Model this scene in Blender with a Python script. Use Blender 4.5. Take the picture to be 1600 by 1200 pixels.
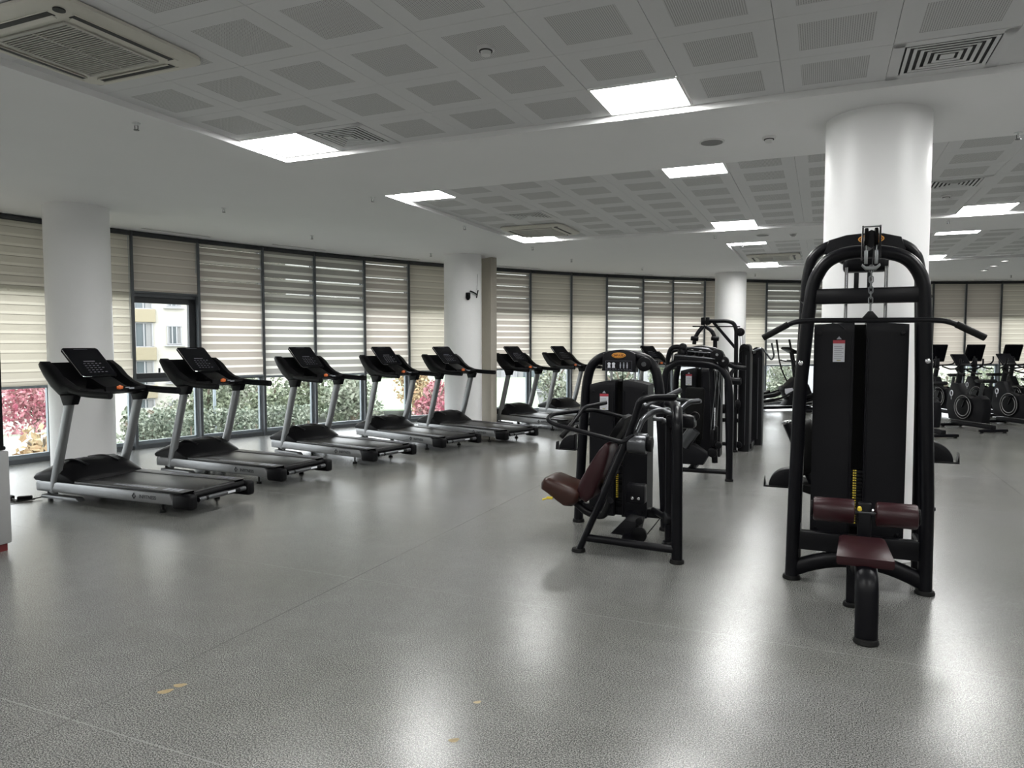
import bpy, bmesh, math, random
from math import sin, cos, pi, sqrt, radians as R, atan
from mathutils import Vector, Matrix, Quaternion

random.seed(7)
for o in list(bpy.data.objects): bpy.data.objects.remove(o)
col = bpy.context.scene.collection
scene = bpy.context.scene

# ------------------------------------------------------------------ camera, world, exposure
CAMH = 1.60
cam_d = bpy.data.cameras.new('camera'); cam = bpy.data.objects.new('camera', cam_d); col.objects.link(cam)
cam_d.sensor_width = 36.0; cam_d.lens = 36.0 * 1125 / 1600; cam_d.clip_end = 400
cam.location = (0, 0, CAMH); cam.rotation_euler = (R(90) - atan(62 / 1125), 0, 0)
scene.camera = cam
w = bpy.data.worlds.new('world'); scene.world = w; w.use_nodes = True
bg = w.node_tree.nodes['Background']; bg.inputs[0].default_value = (0.97, 0.98, 1.0, 1); bg.inputs[1].default_value = 5.4
scene.view_settings.view_transform = 'Standard'; scene.view_settings.look = 'None'
scene.view_settings.exposure = 0.18; scene.view_settings.gamma = 1.0; scene.view_settings.use_curve_mapping = False
PANEL_STRENGTH = 38.0

AZ = math.atan2(485, math.hypot(1125, 62))     # direction of the ceiling grid
EX = Vector((cos(AZ), -sin(AZ), 0)); EY = Vector((sin(AZ), cos(AZ), 0))
def W(u, v, z=0.0):
    p = EX * u + EY * v; return Vector((p.x, p.y, z))
CX, CY, RAD = 11.084, -0.928, 20.62            # centre and radius of the curved facade
CEIL = CAMH + 1.70; TILE = CAMH + 1.745; PITCH = 0.623

# ------------------------------------------------------------------ materials
MATS = {}
def nodes(m):
    m.use_nodes = True; nt = m.node_tree; return nt, nt.nodes, nt.links, nt.nodes['Principled BSDF']
def mat(name, color, rough=0.5, metal=0.0, spec=0.5, noise=0.0, nscale=20.0, bump=0.0, bscale=200.0, coat=0.0):
    if name in MATS: return MATS[name]
    m = bpy.data.materials.new(name); nt, N, L, b = nodes(m)
    b.inputs['Base Color'].default_value = (*color, 1); b.inputs['Roughness'].default_value = rough
    b.inputs['Metallic'].default_value = metal; b.inputs['Specular IOR Level'].default_value = spec
    b.inputs['Coat Weight'].default_value = coat
    tc = N.new('ShaderNodeTexCoord')
    nz = N.new('ShaderNodeTexNoise'); nz.inputs['Scale'].default_value = nscale; L.new(tc.outputs['Object'], nz.inputs['Vector'])
    mx = N.new('ShaderNodeMix'); mx.data_type = 'RGBA'
    k = noise if noise > 0 else 0.04
    mx.inputs['A'].default_value = (*[c * (1 - k) for c in color], 1); mx.inputs['B'].default_value = (*[min(1, c * (1 + k)) for c in color], 1)
    L.new(nz.outputs['Fac'], mx.inputs['Factor']); L.new(mx.outputs['Result'], b.inputs['Base Color'])
    if bump > 0:
        n2 = N.new('ShaderNodeTexNoise'); n2.inputs['Scale'].default_value = bscale; L.new(tc.outputs['Object'], n2.inputs['Vector'])
        bp = N.new('ShaderNodeBump'); bp.inputs['Strength'].default_value = bump; bp.inputs['Distance'].default_value = 0.002
        L.new(n2.outputs['Fac'], bp.inputs['Height']); L.new(bp.outputs['Normal'], b.inputs['Normal'])
    MATS[name] = m; return m
def emis(name, color, s):
    if name in MATS: return MATS[name]
    m = bpy.data.materials.new(name); nt, N, L, b = nodes(m)
    b.inputs['Base Color'].default_value = (*color, 1)
    b.inputs['Emission Color'].default_value = (*color, 1); b.inputs['Emission Strength'].default_value = s
    MATS[name] = m; return m
WHITE = mat('white_paint', (0.74, 0.74, 0.73), 0.6, noise=0.02, nscale=3)
GYPS = mat('ceiling_gypsum', (0.86, 0.86, 0.86), 0.85, noise=0.02, nscale=1.5)
COLW = mat('column_paint', (0.90, 0.90, 0.90), 0.42, noise=0.015, nscale=4)
BEIGE = mat('pilaster_paint', (0.45, 0.42, 0.36), 0.7)
BLACK = mat('black_frame', (0.0025, 0.0025, 0.004), 0.36, spec=0.20, noise=0.1)
BLACK2 = mat('black_plastic', (0.0032, 0.0032, 0.004), 0.45, spec=0.13)
BLACKM = mat('matte_black', (0.003, 0.003, 0.003), 0.7, spec=0.1)
SHROUD = mat('shroud_dark_grey', (0.0055, 0.0055, 0.007), 0.46, spec=0.16, bump=0.15, bscale=500)
SCREEN = mat('screen_glass', (0.0015, 0.0015, 0.003), 0.22, spec=0.16)
SILVER = mat('silver_paint', (0.21, 0.215, 0.22), 0.38, metal=0.55, noise=0.03)
RAILS = mat('rail_silver', (0.27, 0.275, 0.28), 0.33, metal=0.6, noise=0.03)
CHROME = mat('chrome', (0.6, 0.6, 0.62), 0.18, metal=1.0)
DCHROME = mat('dark_chrome', (0.10, 0.103, 0.11), 0.30, metal=0.85)
STEEL = mat('brushed_steel', (0.22, 0.23, 0.235), 0.35, metal=0.9)
RUBBER = mat('rubber', (0.004, 0.004, 0.004), 0.6, spec=0.2, bump=0.3, bscale=400)
BELT = mat('belt_rubber', (0.007, 0.007, 0.008), 0.34, spec=0.35, bump=0.3, bscale=700)
FOOTR = mat('foot_rail_tread', (0.014, 0.014, 0.015), 0.42, bump=0.6, bscale=120)
MAROON = mat('maroon_leather', (0.026, 0.007, 0.009), 0.36, spec=0.3, noise=0.15, bump=0.25, bscale=160)
BROWN = mat('brown_leather', (0.038, 0.015, 0.011), 0.32, spec=0.35, noise=0.18, bump=0.25, bscale=160)
ORANGE = mat('orange_plastic', (0.62, 0.13, 0.02), 0.4)
LOGO = mat('logo_orange', (0.70, 0.32, 0.04), 0.4)
LOGOD = mat('logo_brown', (0.16, 0.05, 0.01), 0.5)
YELLOW = mat('yellow_print', (0.62, 0.47, 0.04), 0.5)
PRINT = mat('pale_print', (0.30, 0.31, 0.35), 0.5)
DPRINT = mat('dim_print', (0.12, 0.12, 0.15), 0.5)
STWHITE = mat('sticker_white', (0.55, 0.56, 0.60), 0.5)
STRED = mat('sticker_red', (0.34, 0.03, 0.045), 0.5)
STGREY = mat('sticker_grey', (0.30, 0.30, 0.33), 0.5)
STYEL = mat('sticker_olive', (0.35, 0.34, 0.16), 0.5)
DKTXT = mat('dark_print', (0.02, 0.02, 0.025), 0.5)
ALU = mat('window_aluminium', (0.11, 0.12, 0.13), 0.45, metal=0.3)
ALUD = mat('dark_aluminium', (0.045, 0.048, 0.052), 0.5, metal=0.2)
ALUL = mat('light_aluminium', (0.26, 0.30, 0.33), 0.4, metal=0.3)
ACW = mat('air_unit_plastic', (0.66, 0.64, 0.57), 0.5)
ACD = mat('air_unit_dark', (0.02, 0.02, 0.02), 0.6)
ACG = mat('air_unit_grille', (0.50, 0.49, 0.45), 0.55)
TILEM = mat('tile_white', (0.68, 0.68, 0.685), 0.55, noise=0.02)
VENT = mat('vent_metal', (0.70, 0.71, 0.71), 0.45)
VENTD = mat('vent_dark', (0.05, 0.05, 0.05), 0.8)
PANEL = emis('led_diffuser', (1.0, 1.0, 0.98), PANEL_STRENGTH)
SPOT = emis('spot_lamp', (1.0, 0.99, 0.95), 6.0)
REDP = mat('red_paint', (0.13, 0.012, 0.014), 0.45)
KGREY = mat('kiosk_grey', (0.26, 0.26, 0.26), 0.5)
CONC = mat('slab_concrete', (0.4, 0.4, 0.4), 0.8)
STAIN = mat('floor_stain', (0.24, 0.18, 0.09), 0.5, noise=0.2, nscale=60)

def perf_material():
    # perforated centre of the ceiling tile: a fine grid of round holes
    m = bpy.data.materials.new('perforated_metal'); nt, N, L, b = nodes(m)
    tc = N.new('ShaderNodeTexCoord'); mp = N.new('ShaderNodeVectorMath'); mp.operation = 'SCALE'; mp.inputs['Scale'].default_value = 83.0
    fr = N.new('ShaderNodeVectorMath'); fr.operation = 'FRACTION'; sb = N.new('ShaderNodeVectorMath'); sb.operation = 'SUBTRACT'; sb.inputs[1].default_value = (0.5, 0.5, 0)
    ml = N.new('ShaderNodeVectorMath'); ml.operation = 'MULTIPLY'; ml.inputs[1].default_value = (1, 1, 0)
    ln = N.new('ShaderNodeVectorMath'); ln.operation = 'LENGTH'; lt = N.new('ShaderNodeMath'); lt.operation = 'LESS_THAN'; lt.inputs[1].default_value = 0.27
    L.new(tc.outputs['Object'], mp.inputs[0]); L.new(mp.outputs[0], fr.inputs[0]); L.new(fr.outputs[0], sb.inputs[0]); L.new(sb.outputs[0], ml.inputs[0]); L.new(ml.outputs[0], ln.inputs[0]); L.new(ln.outputs['Value'], lt.inputs[0])
    mx = N.new('ShaderNodeMix'); mx.data_type = 'RGBA'; mx.inputs['A'].default_value = (0.62, 0.62, 0.62, 1); mx.inputs['B'].default_value = (0.17, 0.17, 0.17, 1)
    L.new(lt.outputs[0], mx.inputs['Factor']); L.new(mx.outputs['Result'], b.inputs['Base Color']); b.inputs['Roughness'].default_value = 0.6
    return m
PERF = perf_material()

def floor_material():
    m = bpy.data.materials.new('vinyl_floor'); nt, N, L, b = nodes(m)
    tc = N.new('ShaderNodeTexCoord')
    def noise(scale, detail=2.0):
        n = N.new('ShaderNodeTexNoise'); n.inputs['Scale'].default_value = scale; n.inputs['Detail'].default_value = detail
        L.new(tc.outputs['Object'], n.inputs['Vector']); return n
    def ramp(src, p0, c0, p1, c1):
        r = N.new('ShaderNodeValToRGB'); r.color_ramp.elements[0].position = p0; r.color_ramp.elements[1].position = p1
        r.color_ramp.elements[0].color = (*c0, 1); r.color_ramp.elements[1].color = (*c1, 1); L.new(src, r.inputs[0]); return r
    def mix(kind, fac, a, bb):
        x = N.new('ShaderNodeMix'); x.data_type = 'RGBA'; x.blend_type = kind
        if isinstance(fac, float): x.inputs['Factor'].default_value = fac
        else: L.new(fac, x.inputs['Factor'])
        for s, k in ((a, 'A'), (bb, 'B')):
            if isinstance(s, tuple): x.inputs[k].default_value = (*s, 1)
            else: L.new(s, x.inputs[k])
        return x
    speck = ramp(noise(170, 1.0).outputs['Fac'], 0.36, (0.035, 0.036, 0.034), 0.64, (0.265, 0.265, 0.255))
    big = ramp(noise(0.55, 3.0).outputs['Fac'], 0.35, (0.86, 0.87, 0.84), 0.65, (1.06, 1.06, 1.08))
    c = mix('MULTIPLY', 1.0, speck.outputs['Color'], big.outputs['Color'])
    scuff = noise(6.0, 6.0); sc = ramp(scuff.outputs['Fac'], 0.45, (0.96, 0.96, 0.96), 0.75, (1.08, 1.08, 1.08))
    c = mix('MULTIPLY', 1.0, c.outputs['Result'], sc.outputs['Color'])
    sep = N.new('ShaderNodeSeparateXYZ'); L.new(tc.outputs['Object'], sep.inputs[0])
    def lines(sock, period, offset, width):
        a = N.new('ShaderNodeMath'); a.operation = 'ADD'; a.inputs[1].default_value = -offset + period * 50; L.new(sock, a.inputs[0])
        d = N.new('ShaderNodeMath'); d.operation = 'MODULO'; d.inputs[1].default_value = period; L.new(a.outputs[0], d.inputs[0])
        e = N.new('ShaderNodeMath'); e.operation = 'LESS_THAN'; e.inputs[1].default_value = width; L.new(d.outputs[0], e.inputs[0]); return e.outputs[0]
    ls = lines(sep.outputs['Y'], 2.03, 2.00, 0.006); ld = lines(sep.outputs['X'], 4.9, -2.92, 0.007)
    c = mix('MIX', ls, c.outputs['Result'], (0.21, 0.21, 0.205)); c = mix('MIX', ld, c.outputs['Result'], (0.10, 0.10, 0.095))
    L.new(c.outputs['Result'], b.inputs['Base Color'])
    rr = N.new('ShaderNodeMapRange'); rr.inputs['To Min'].default_value = 0.20; rr.inputs['To Max'].default_value = 0.30
    L.new(noise(0.8, 2.0).outputs['Fac'], rr.inputs['Value']); L.new(rr.outputs['Result'], b.inputs['Roughness'])
    b.inputs['Specular IOR Level'].default_value = 0.75
    bp = N.new('ShaderNodeBump'); bp.inputs['Strength'].default_value = 0.05; bp.inputs['Distance'].default_value = 0.001
    L.new(noise(150, 2.0).outputs['Fac'], bp.inputs['Height']); L.new(bp.outputs['Normal'], b.inputs['Normal'])
    return m

def glass_material(name, tint=(1, 1, 1), refl=0.06):
    m = bpy.data.materials.new(name); m.use_nodes = True; nt = m.node_tree; N = nt.nodes; L = nt.links
    for n in list(N): N.remove(n)
    out = N.new('ShaderNodeOutputMaterial'); tr = N.new('ShaderNodeBsdfTransparent'); tr.inputs[0].default_value = (*tint, 1)
    gl = N.new('ShaderNodeBsdfGlossy'); gl.inputs['Roughness'].default_value = 0.02
    mx = N.new('ShaderNodeMixShader'); mx.inputs[0].default_value = refl
    L.new(tr.outputs[0], mx.inputs[1]); L.new(gl.outputs[0], mx.inputs[2]); L.new(mx.outputs[0], out.inputs[0]); return m
GLASS = glass_material('clear_glass', (0.94, 0.96, 0.96), 0.05)
TGLASS = glass_material('tinted_glass', (0.42, 0.43, 0.42), 0.05)

def blind_material(name, band, sheer, period, duty, phase, line, slit=0.0):
    # double-layer zebra blind: cloth bands alternating with a thinner weave that lets daylight through
    m = bpy.data.materials.new(name); m.use_nodes = True; nt = m.node_tree; N = nt.nodes; L = nt.links
    for n in list(N): N.remove(n)
    out = N.new('ShaderNodeOutputMaterial'); tc = N.new('ShaderNodeTexCoord'); sep = N.new('ShaderNodeSeparateXYZ'); L.new(tc.outputs['Object'], sep.inputs[0])
    a = N.new('ShaderNodeMath'); a.operation = 'MULTIPLY_ADD'; a.inputs[1].default_value = 1 / period; a.inputs[2].default_value = phase + 10; L.new(sep.outputs['Z'], a.inputs[0])
    f = N.new('ShaderNodeMath'); f.operation = 'FRACT'; L.new(a.outputs[0], f.inputs[0])
    r = N.new('ShaderNodeValToRGB'); cr = r.color_ramp; cr.interpolation = 'LINEAR'
    cr.elements[0].position = 0.0; cr.elements[0].color = (*band, 1)
    e = cr.elements.new(duty - 0.03); e.color = (*band, 1)
    e = cr.elements.new(duty + .02); e.color = (*line, 1)
    e = cr.elements.new(duty + 0.09); e.color = (*sheer, 1)
    cr.elements[-1].position = 0.97; cr.elements[-1].color = (*sheer, 1)
    L.new(f.outputs[0], r.inputs[0])
    tl = N.new('ShaderNodeBsdfTranslucent'); df = N.new('ShaderNodeBsdfDiffuse'); mx = N.new('ShaderNodeMixShader'); mx.inputs[0].default_value = 0.47
    L.new(r.outputs['Color'], tl.inputs['Color'])
    df.inputs['Color'].default_value = (0.44, 0.405, 0.37, 1)
    L.new(df.outputs[0], mx.inputs[1]); L.new(tl.outputs[0], mx.inputs[2])
    # narrow open slits high up, where the two layers do not quite overlap
    sl = N.new('ShaderNodeMath'); sl.operation = 'MULTIPLY_ADD'; sl.inputs[1].default_value = 1 / 0.262; sl.inputs[2].default_value = phase * 1.7 + 5; L.new(sep.outputs['Z'], sl.inputs[0])
    sf = N.new('ShaderNodeMath'); sf.operation = 'FRACT'; L.new(sl.outputs[0], sf.inputs[0]); s1 = N.new('ShaderNodeMath'); s1.operation = 'LESS_THAN'; s1.inputs[1].default_value = slit; L.new(sf.outputs[0], s1.inputs[0])
    s2 = N.new('ShaderNodeMath'); s2.operation = 'GREATER_THAN'; s2.inputs[1].default_value = 2.42; L.new(sep.outputs['Z'], s2.inputs[0]); s3 = N.new('ShaderNodeMath'); s3.operation = 'MULTIPLY'; L.new(s1.outputs[0], s3.inputs[0]); L.new(s2.outputs[0], s3.inputs[1])
    tp = N.new('ShaderNodeBsdfTransparent'); tp.inputs[0].default_value = (.8, .8, .78, 1); m2 = N.new('ShaderNodeMixShader'); L.new(s3.outputs[0], m2.inputs[0]); L.new(mx.outputs[0], m2.inputs[1]); L.new(tp.outputs[0], m2.inputs[2]); L.new(m2.outputs[0], out.inputs[0]); return m
BL = {
 'cream': blind_material('blind_cream', (0.52, 0.475, 0.395), (0.68, 0.63, 0.53), 0.128, 0.66, 0.1, (0.10, 0.085, 0.07)),
 'grey':  blind_material('blind_grey', (0.30, 0.295, 0.275), (0.90, 0.88, 0.81), 0.140, 0.60, 0.3, (0.18, 0.17, 0.15), 0.085),
 'warm':  blind_material('blind_warm', (0.43, 0.38, 0.335), (0.88, 0.83, 0.755), 0.132, 0.64, 0.55, (0.20, 0.17, 0.145), 0.06),
 'tan':   blind_material('blind_tan', (0.46, 0.405, 0.35), (0.62, 0.565, 0.49), 0.128, 0.72, 0.8, (0.09, 0.075, 0.06)),
}

# ------------------------------------------------------------------ mesh builder
def fillet(pts, rad, n=6):
    pts = [Vector(p) for p in pts]
    if rad <= 0 or len(pts) < 3: return pts
    out = [pts[0]]
    for i in range(1, len(pts) - 1):
        p, a, b = pts[i], pts[i - 1], pts[i + 1]
        d = min(rad, (a - p).length * 0.48, (b - p).length * 0.48)
        s = p + (a - p).normalized() * d; e = p + (b - p).normalized() * d
        for k in range(n + 1):
            t = k / n; out.append(s * (1 - t) ** 2 + p * 2 * t * (1 - t) + e * t * t)
    out.append(pts[-1]); return out
class MB:
    def __init__(s): s.v = []; s.f = []; s.mi = []; s.m = 0
    def add(s, vs, fs):
        n = len(s.v); s.v += [tuple(v) for v in vs]
        for f in fs: s.f.append(tuple(i + n for i in f)); s.mi.append(s.m)
        return s
    def bmadd(s, bm, M=None):
        bm.verts.ensure_lookup_table(); bm.verts.index_update()
        vs = [(M @ v.co if M else v.co.copy()) for v in bm.verts]; fs = [[v.index for v in f.verts] for f in bm.faces]
        bm.free(); return s.add(vs, fs)
    def box(s, c, d, bevel=0.0, rot=None, seg=2):
        bm = bmesh.new(); bmesh.ops.create_cube(bm, size=1.0); bmesh.ops.scale(bm, vec=Vector(d), verts=bm.verts)
        if bevel > 0: bmesh.ops.bevel(bm, geom=list(bm.edges), offset=min(bevel, min(d) * 0.49), segments=seg, profile=0.5, affect='EDGES')
        M = Matrix.Translation(Vector(c))
        if rot: M = M @ (Matrix.Rotation(rot[2], 4, 'Z') @ Matrix.Rotation(rot[1], 4, 'Y') @ Matrix.Rotation(rot[0], 4, 'X'))
        return s.bmadd(bm, M)
    def tube(s, pts, r, seg=12, fil=0.0, up=None, caps=True):
        if isinstance(r, (int, float)): r = (r, r)
        P = fillet(pts, fil); n = len(P); T = []
        for i in range(n):
            a = P[max(i - 1, 0)]; b = P[min(i + 1, n - 1)]; T.append((b - a).normalized())
        u = Vector(up) if up else (Vector((0, 0, 1)) if abs(T[0].z) < 0.9 else Vector((0, 1, 0)))
        u = (u - T[0] * u.dot(T[0])).normalized(); vs = []; fs = []
        for i in range(n):
            if i: u = (u - T[i] * u.dot(T[i])).normalized()
            sd = T[i].cross(u)
            for k in range(seg):
                a = 2 * pi * k / seg; vs.append(P[i] + u * (cos(a) * r[0]) + sd * (sin(a) * r[1]))
        for i in range(n - 1):
            for k in range(seg):
                k2 = (k + 1) % seg; fs.append((i * seg + k, i * seg + k2, (i + 1) * seg + k2, (i + 1) * seg + k))
        if caps: fs.append(tuple(reversed(range(seg)))); fs.append(tuple((n - 1) * seg + k for k in range(seg)))
        return s.add(vs, fs)
    def cyl(s, a, b, r, r2=None, seg=20, bev=0.0):
        a = Vector(a); b = Vector(b); r2 = r if r2 is None else r2; t = (b - a).normalized()
        u = Vector((0, 0, 1)) if abs(t.z) < 0.9 else Vector((1, 0, 0)); u = (u - t * u.dot(t)).normalized(); sd = t.cross(u)
        L = (b - a).length
        prof = [(0, r), (L, r2)] if bev <= 0 else [(0, r - bev), (bev * 0.3, r - bev * 0.3), (bev, r), (L - bev, r2), (L - bev * 0.3, r2 - bev * 0.3), (L, r2 - bev)]
        vs = []; fs = []
        for (h, q) in prof:
            for k in range(seg):
                an = 2 * pi * k / seg; vs.append(a + t * h + u * (cos(an) * q) + sd * (sin(an) * q))
        for i in range(len(prof) - 1):
            for k in range(seg):
                k2 = (k + 1) % seg; fs.append((i * seg + k, i * seg + k2, (i + 1) * seg + k2, (i + 1) * seg + k))
        fs.append(tuple(reversed(range(seg)))); fs.append(tuple((len(prof) - 1) * seg + k for k in range(seg)))
        return s.add(vs, fs)
    def prism(s, poly, axis, a, b, bevel=0.0):
        # poly in the two remaining axes (x:yz, y:xz, z:xy), extruded from a to b
        def mk(p, h):
            return {'x': (h, p[0], p[1]), 'y': (p[0], h, p[1]), 'z': (p[0], p[1], h)}[axis]
        bm = bmesh.new(); lo = [bm.verts.new(mk(p, a)) for p in poly]; hi = [bm.verts.new(mk(p, b)) for p in poly]; n = len(poly)
        bm.faces.new(lo); bm.faces.new(list(reversed(hi)))
        for i in range(n): bm.faces.new((lo[i], hi[i], hi[(i + 1) % n], lo[(i + 1) % n]))
        bmesh.ops.recalc_face_normals(bm, faces=bm.faces)
        if bevel > 0:
            es = [e for e in bm.edges if (e.verts[0] in lo) == (e.verts[1] in lo)]
            bmesh.ops.bevel(bm, geom=es, offset=bevel, segments=2, profile=0.5, affect='EDGES')
        return s.bmadd(bm)
    def loft(s, rings, caps=True):
        n = len(rings[0]); vs = [p for r_ in rings for p in r_]; fs = []
        for i in range(len(rings) - 1):
            for k in range(n):
                k2 = (k + 1) % n; fs.append((i * n + k, i * n + k2, (i + 1) * n + k2, (i + 1) * n + k))
        if caps: fs.append(tuple(reversed(range(n)))); fs.append(tuple((len(rings) - 1) * n + k for k in range(n)))
        return s.add(vs, fs)
    def sphere(s, c, r, sub=2, sc=(1, 1, 1)):
        bm = bmesh.new(); bmesh.ops.create_icosphere(bm, subdivisions=sub, radius=r)
        return s.bmadd(bm, Matrix.Translation(Vector(c)) @ Matrix.Diagonal((*sc, 1)))
    def torus(s, c, R0, r0, axis='z', seg=32, s2=8, sc=(1, 1)):
        pts = []
        vs = []; fs = []
        for i in range(seg):
            a = 2 * pi * i / seg
            for k in range(s2):
                b = 2 * pi * k / s2; q = R0 + r0 * cos(b); x, y, z = q * cos(a) * sc[0], q * sin(a) * sc[1], r0 * sin(b)
                p = {'z': (x, y, z), 'y': (x, z, y), 'x': (z, x, y)}[axis]; vs.append(Vector(c) + Vector(p))
        for i in range(seg):
            for k in range(s2):
                i2 = (i + 1) % seg; k2 = (k + 1) % s2; fs.append((i * s2 + k, i2 * s2 + k, i2 * s2 + k2, i * s2 + k2))
        return s.add(vs, fs)
    def build(s, name, material, parent=None, smooth=35, loc=None):
        me = bpy.data.meshes.new(name); me.from_pydata(s.v, [], s.f)
        ms = material if isinstance(material, (list, tuple)) else [material]
        for m in ms: me.materials.append(m)
        if len(ms) > 1:
            for p, i in zip(me.polygons, s.mi): p.material_index = i
        bm = bmesh.new(); bm.from_mesh(me); bmesh.ops.recalc_face_normals(bm, faces=bm.faces); bm.to_mesh(me); bm.free()
        if smooth:
            me.shade_smooth(); me.set_sharp_from_angle(angle=R(smooth))
        me.update()
        o = bpy.data.objects.new(name, me); col.objects.link(o)
        if parent: o.parent = parent
        if loc is not None: o.location = loc
        return o
def tag(o, label=None, cat=None, group=None, kind=None):
    if label: o['label'] = label
    if cat: o['category'] = cat
    if group: o['group'] = group
    if kind: o['kind'] = kind
    return o
def empty(name, loc, rz=0.0, **k):
    o = bpy.data.objects.new(name, None); col.objects.link(o); o.location = loc; o.rotation_euler = (0, 0, rz); o.empty_display_size = 0.2
    return tag(o, **k)
def copy_tree(o, parent=None):
    c = o.copy(); col.objects.link(c); c.parent = parent
    for ch in list(o.children): copy_tree(ch, c)
    return c
def struct(o): o['kind'] = 'structure'; return o
def text_mesh(txt, size, material, name, parent, M, extrude=0.0006, bold=0.0):
    cu = bpy.data.curves.new(name, 'FONT'); cu.body = txt; cu.size = size; cu.extrude = extrude; cu.offset = bold; cu.align_x = 'CENTER'; cu.align_y = 'CENTER'
    t = bpy.data.objects.new('tmp_text', cu); col.objects.link(t); dg = bpy.context.evaluated_depsgraph_get()
    me = bpy.data.meshes.new_from_object(t.evaluated_get(dg)); bpy.data.objects.remove(t); bpy.data.curves.remove(cu)
    me.name = name; me.transform(M); me.materials.clear(); me.materials.append(material)
    o = bpy.data.objects.new(name, me); col.objects.link(o); o.parent = parent; return o
def Mfront(x, y, z):   # text standing upright and facing -y
    return Matrix.Translation((x, y, z)) @ Matrix.Rotation(R(90), 4, 'X')

# ------------------------------------------------------------------ room shell
CU = EX.x * CX + EX.y * CY; CV = EY.x * CX + EY.y * CY
UMAX, VMIN = 17.0, -6.0
def urange(v, rad):
    q = rad * rad - (v - CV) ** 2
    if q <= 0: return None
    h = sqrt(q); return max(CU - h, -20), min(CU + h, UMAX)
TRAYS = [  # u0, u1, v0, v1
    (-4.64, -4.64 + 19 * PITCH, 5.45 - 7 * PITCH, 5.45),
    (-4.64, -4.64 + 19 * PITCH, 7.10, 7.10 + 7 * 0.600),
    (-1.53, -1.53 + 14 * PITCH, 12.75, 12.75 + 7 * 0.600),
    (-4.64, -4.64 + 19 * PITCH, -4.2, -4.2 + 7 * PITCH)]
def slices(rad, holes):
    br = {VMIN, CV + rad * 0.9999}
    for h in holes: br |= {h[2], h[3]}
    v = VMIN
    while v < CV + rad: br.add(round(v, 3)); v += 0.25
    # finer near the far rim where the arc is nearly parallel to u
    for k in range(1, 40): br.add(CV + rad * cos(R(k * 0.9)))
    br = sorted(b for b in br if VMIN <= b <= CV + rad); mb = MB()
    for a, b in zip(br, br[1:]):
        if b - a < 1e-4: continue
        ra, rb = urange(a, rad), urange(b, rad)
        if not ra or not rb: continue
        cuts = sorted((h[0], h[1]) for h in holes if h[2] < (a + b) / 2 < h[3])
        segs = []; la, lb = ra[0], rb[0]
        for c0, c1 in cuts:
            segs.append((la, lb, c0, c0)); la = lb = c1
        segs.append((la, lb, ra[1], rb[1]))
        for (x0, x0b, x1, x1b) in segs:
            mb.add([(x0, a, 0), (x1, a, 0), (x1b, b, 0), (x0b, b, 0)], [(0, 1, 2, 3)])
    return mb
fl = struct(slices(RAD + 0.25, []).build('floor', floor_material(), smooth=0)); fl.rotation_euler = (0, 0, -AZ)
ce = slices(RAD + 0.25, TRAYS)
for (u0, u1, v0, v1) in TRAYS:      # the small upstand round each recessed tray
    h = TILE - CEIL + 0.012
    for (a, b) in (((u0, v0), (u1, v0)), ((u1, v0), (u1, v1)), ((u1, v1), (u0, v1)), ((u0, v1), (u0, v0))):
        ce.add([(a[0], a[1], 0), (b[0], b[1], 0), (b[0], b[1], h), (a[0], a[1], h)], [(0, 1, 2, 3)])
ce = struct(ce.build('ceiling', GYPS, smooth=0)); ce.location = (0, 0, CEIL); ce.rotation_euler = (0, 0, -AZ)
def arcp(deg, rad=RAD): return Vector((CX + rad * cos(R(deg)), CY + rad * sin(R(deg)), 0))
mb = MB(); umin = urange(VMIN, RAD + 0.2)[0]
mb.box((umin / 2 + UMAX / 2, VMIN - 0.1, CEIL / 2), (UMAX - umin, 0.2, CEIL)); o = struct(mb.build('wall_back', WHITE)); o.rotation_euler = (0, 0, -AZ)
mb = MB(); mb.box((UMAX + 0.1, 8.5, CEIL / 2), (0.2, 29, CEIL)); o = struct(mb.build('wall_right', WHITE)); o.rotation_euler = (0, 0, -AZ)
mb = MB(); th = [164 + i * 1.05 for i in range(20)]
for a, b in zip(th, th[1:]):
    p, q, p2, q2 = arcp(a), arcp(b), arcp(a, RAD + .2), arcp(b, RAD + .2); z = Vector((0, 0, CEIL))
    mb.add([p, q, q + z, p + z, p2, q2, q2 + z, p2 + z], [(0, 1, 2, 3), (4, 5, 6, 7), (0, 4, 7, 3), (1, 5, 6, 2)])
struct(mb.build('wall_left', WHITE, smooth=0))

# mullion directions measured along the curved facade
MA = [164.0, 160.9, 157.8, 154.6, 151.3, 148.04, 144.89, 141.94, 138.72, 135.85, 132.86, 130.0, 127.2, 124.49, 121.29, 118.12, 115.3, 112.37, 109.93, 107.32, 104.7, 102.24,
      99.3, 96.7, 94.2, 91.7, 89.09, 86.67, 84.12, 81.6, 79.1, 76.6, 74.1, 71.6, 69.1, 66.6, 64.1, 61.6, 59.1, 56.6, 54.1, 51.6, 49.1, 46.6, 44.1]
ZT, ZB = 2.36, 1.045        # transom above, rail below the blinds
def frame_at(i):
    a, b = arcp(MA[i]), arcp(MA[i + 1]); m = (a + b) / 2; d = (b - a); return m, d.length, math.atan2(d.y, d.x)
style_cycle = {6: 'tan', 7: 'warm', 8: 'grey', 9: 'grey', 10: 'warm', 11: 'cream', 5: 'cream', 4: 'cream', 13: 'warm', 14: 'cream', 15: 'cream', 16: 'grey', 17: 'warm', 18: 'warm', 19: 'tan', 20: 'cream', 21: 'grey', 22: 'grey', 25: 'cream', 26: 'tan', 27: 'tan', 28: 'cream'}
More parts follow.
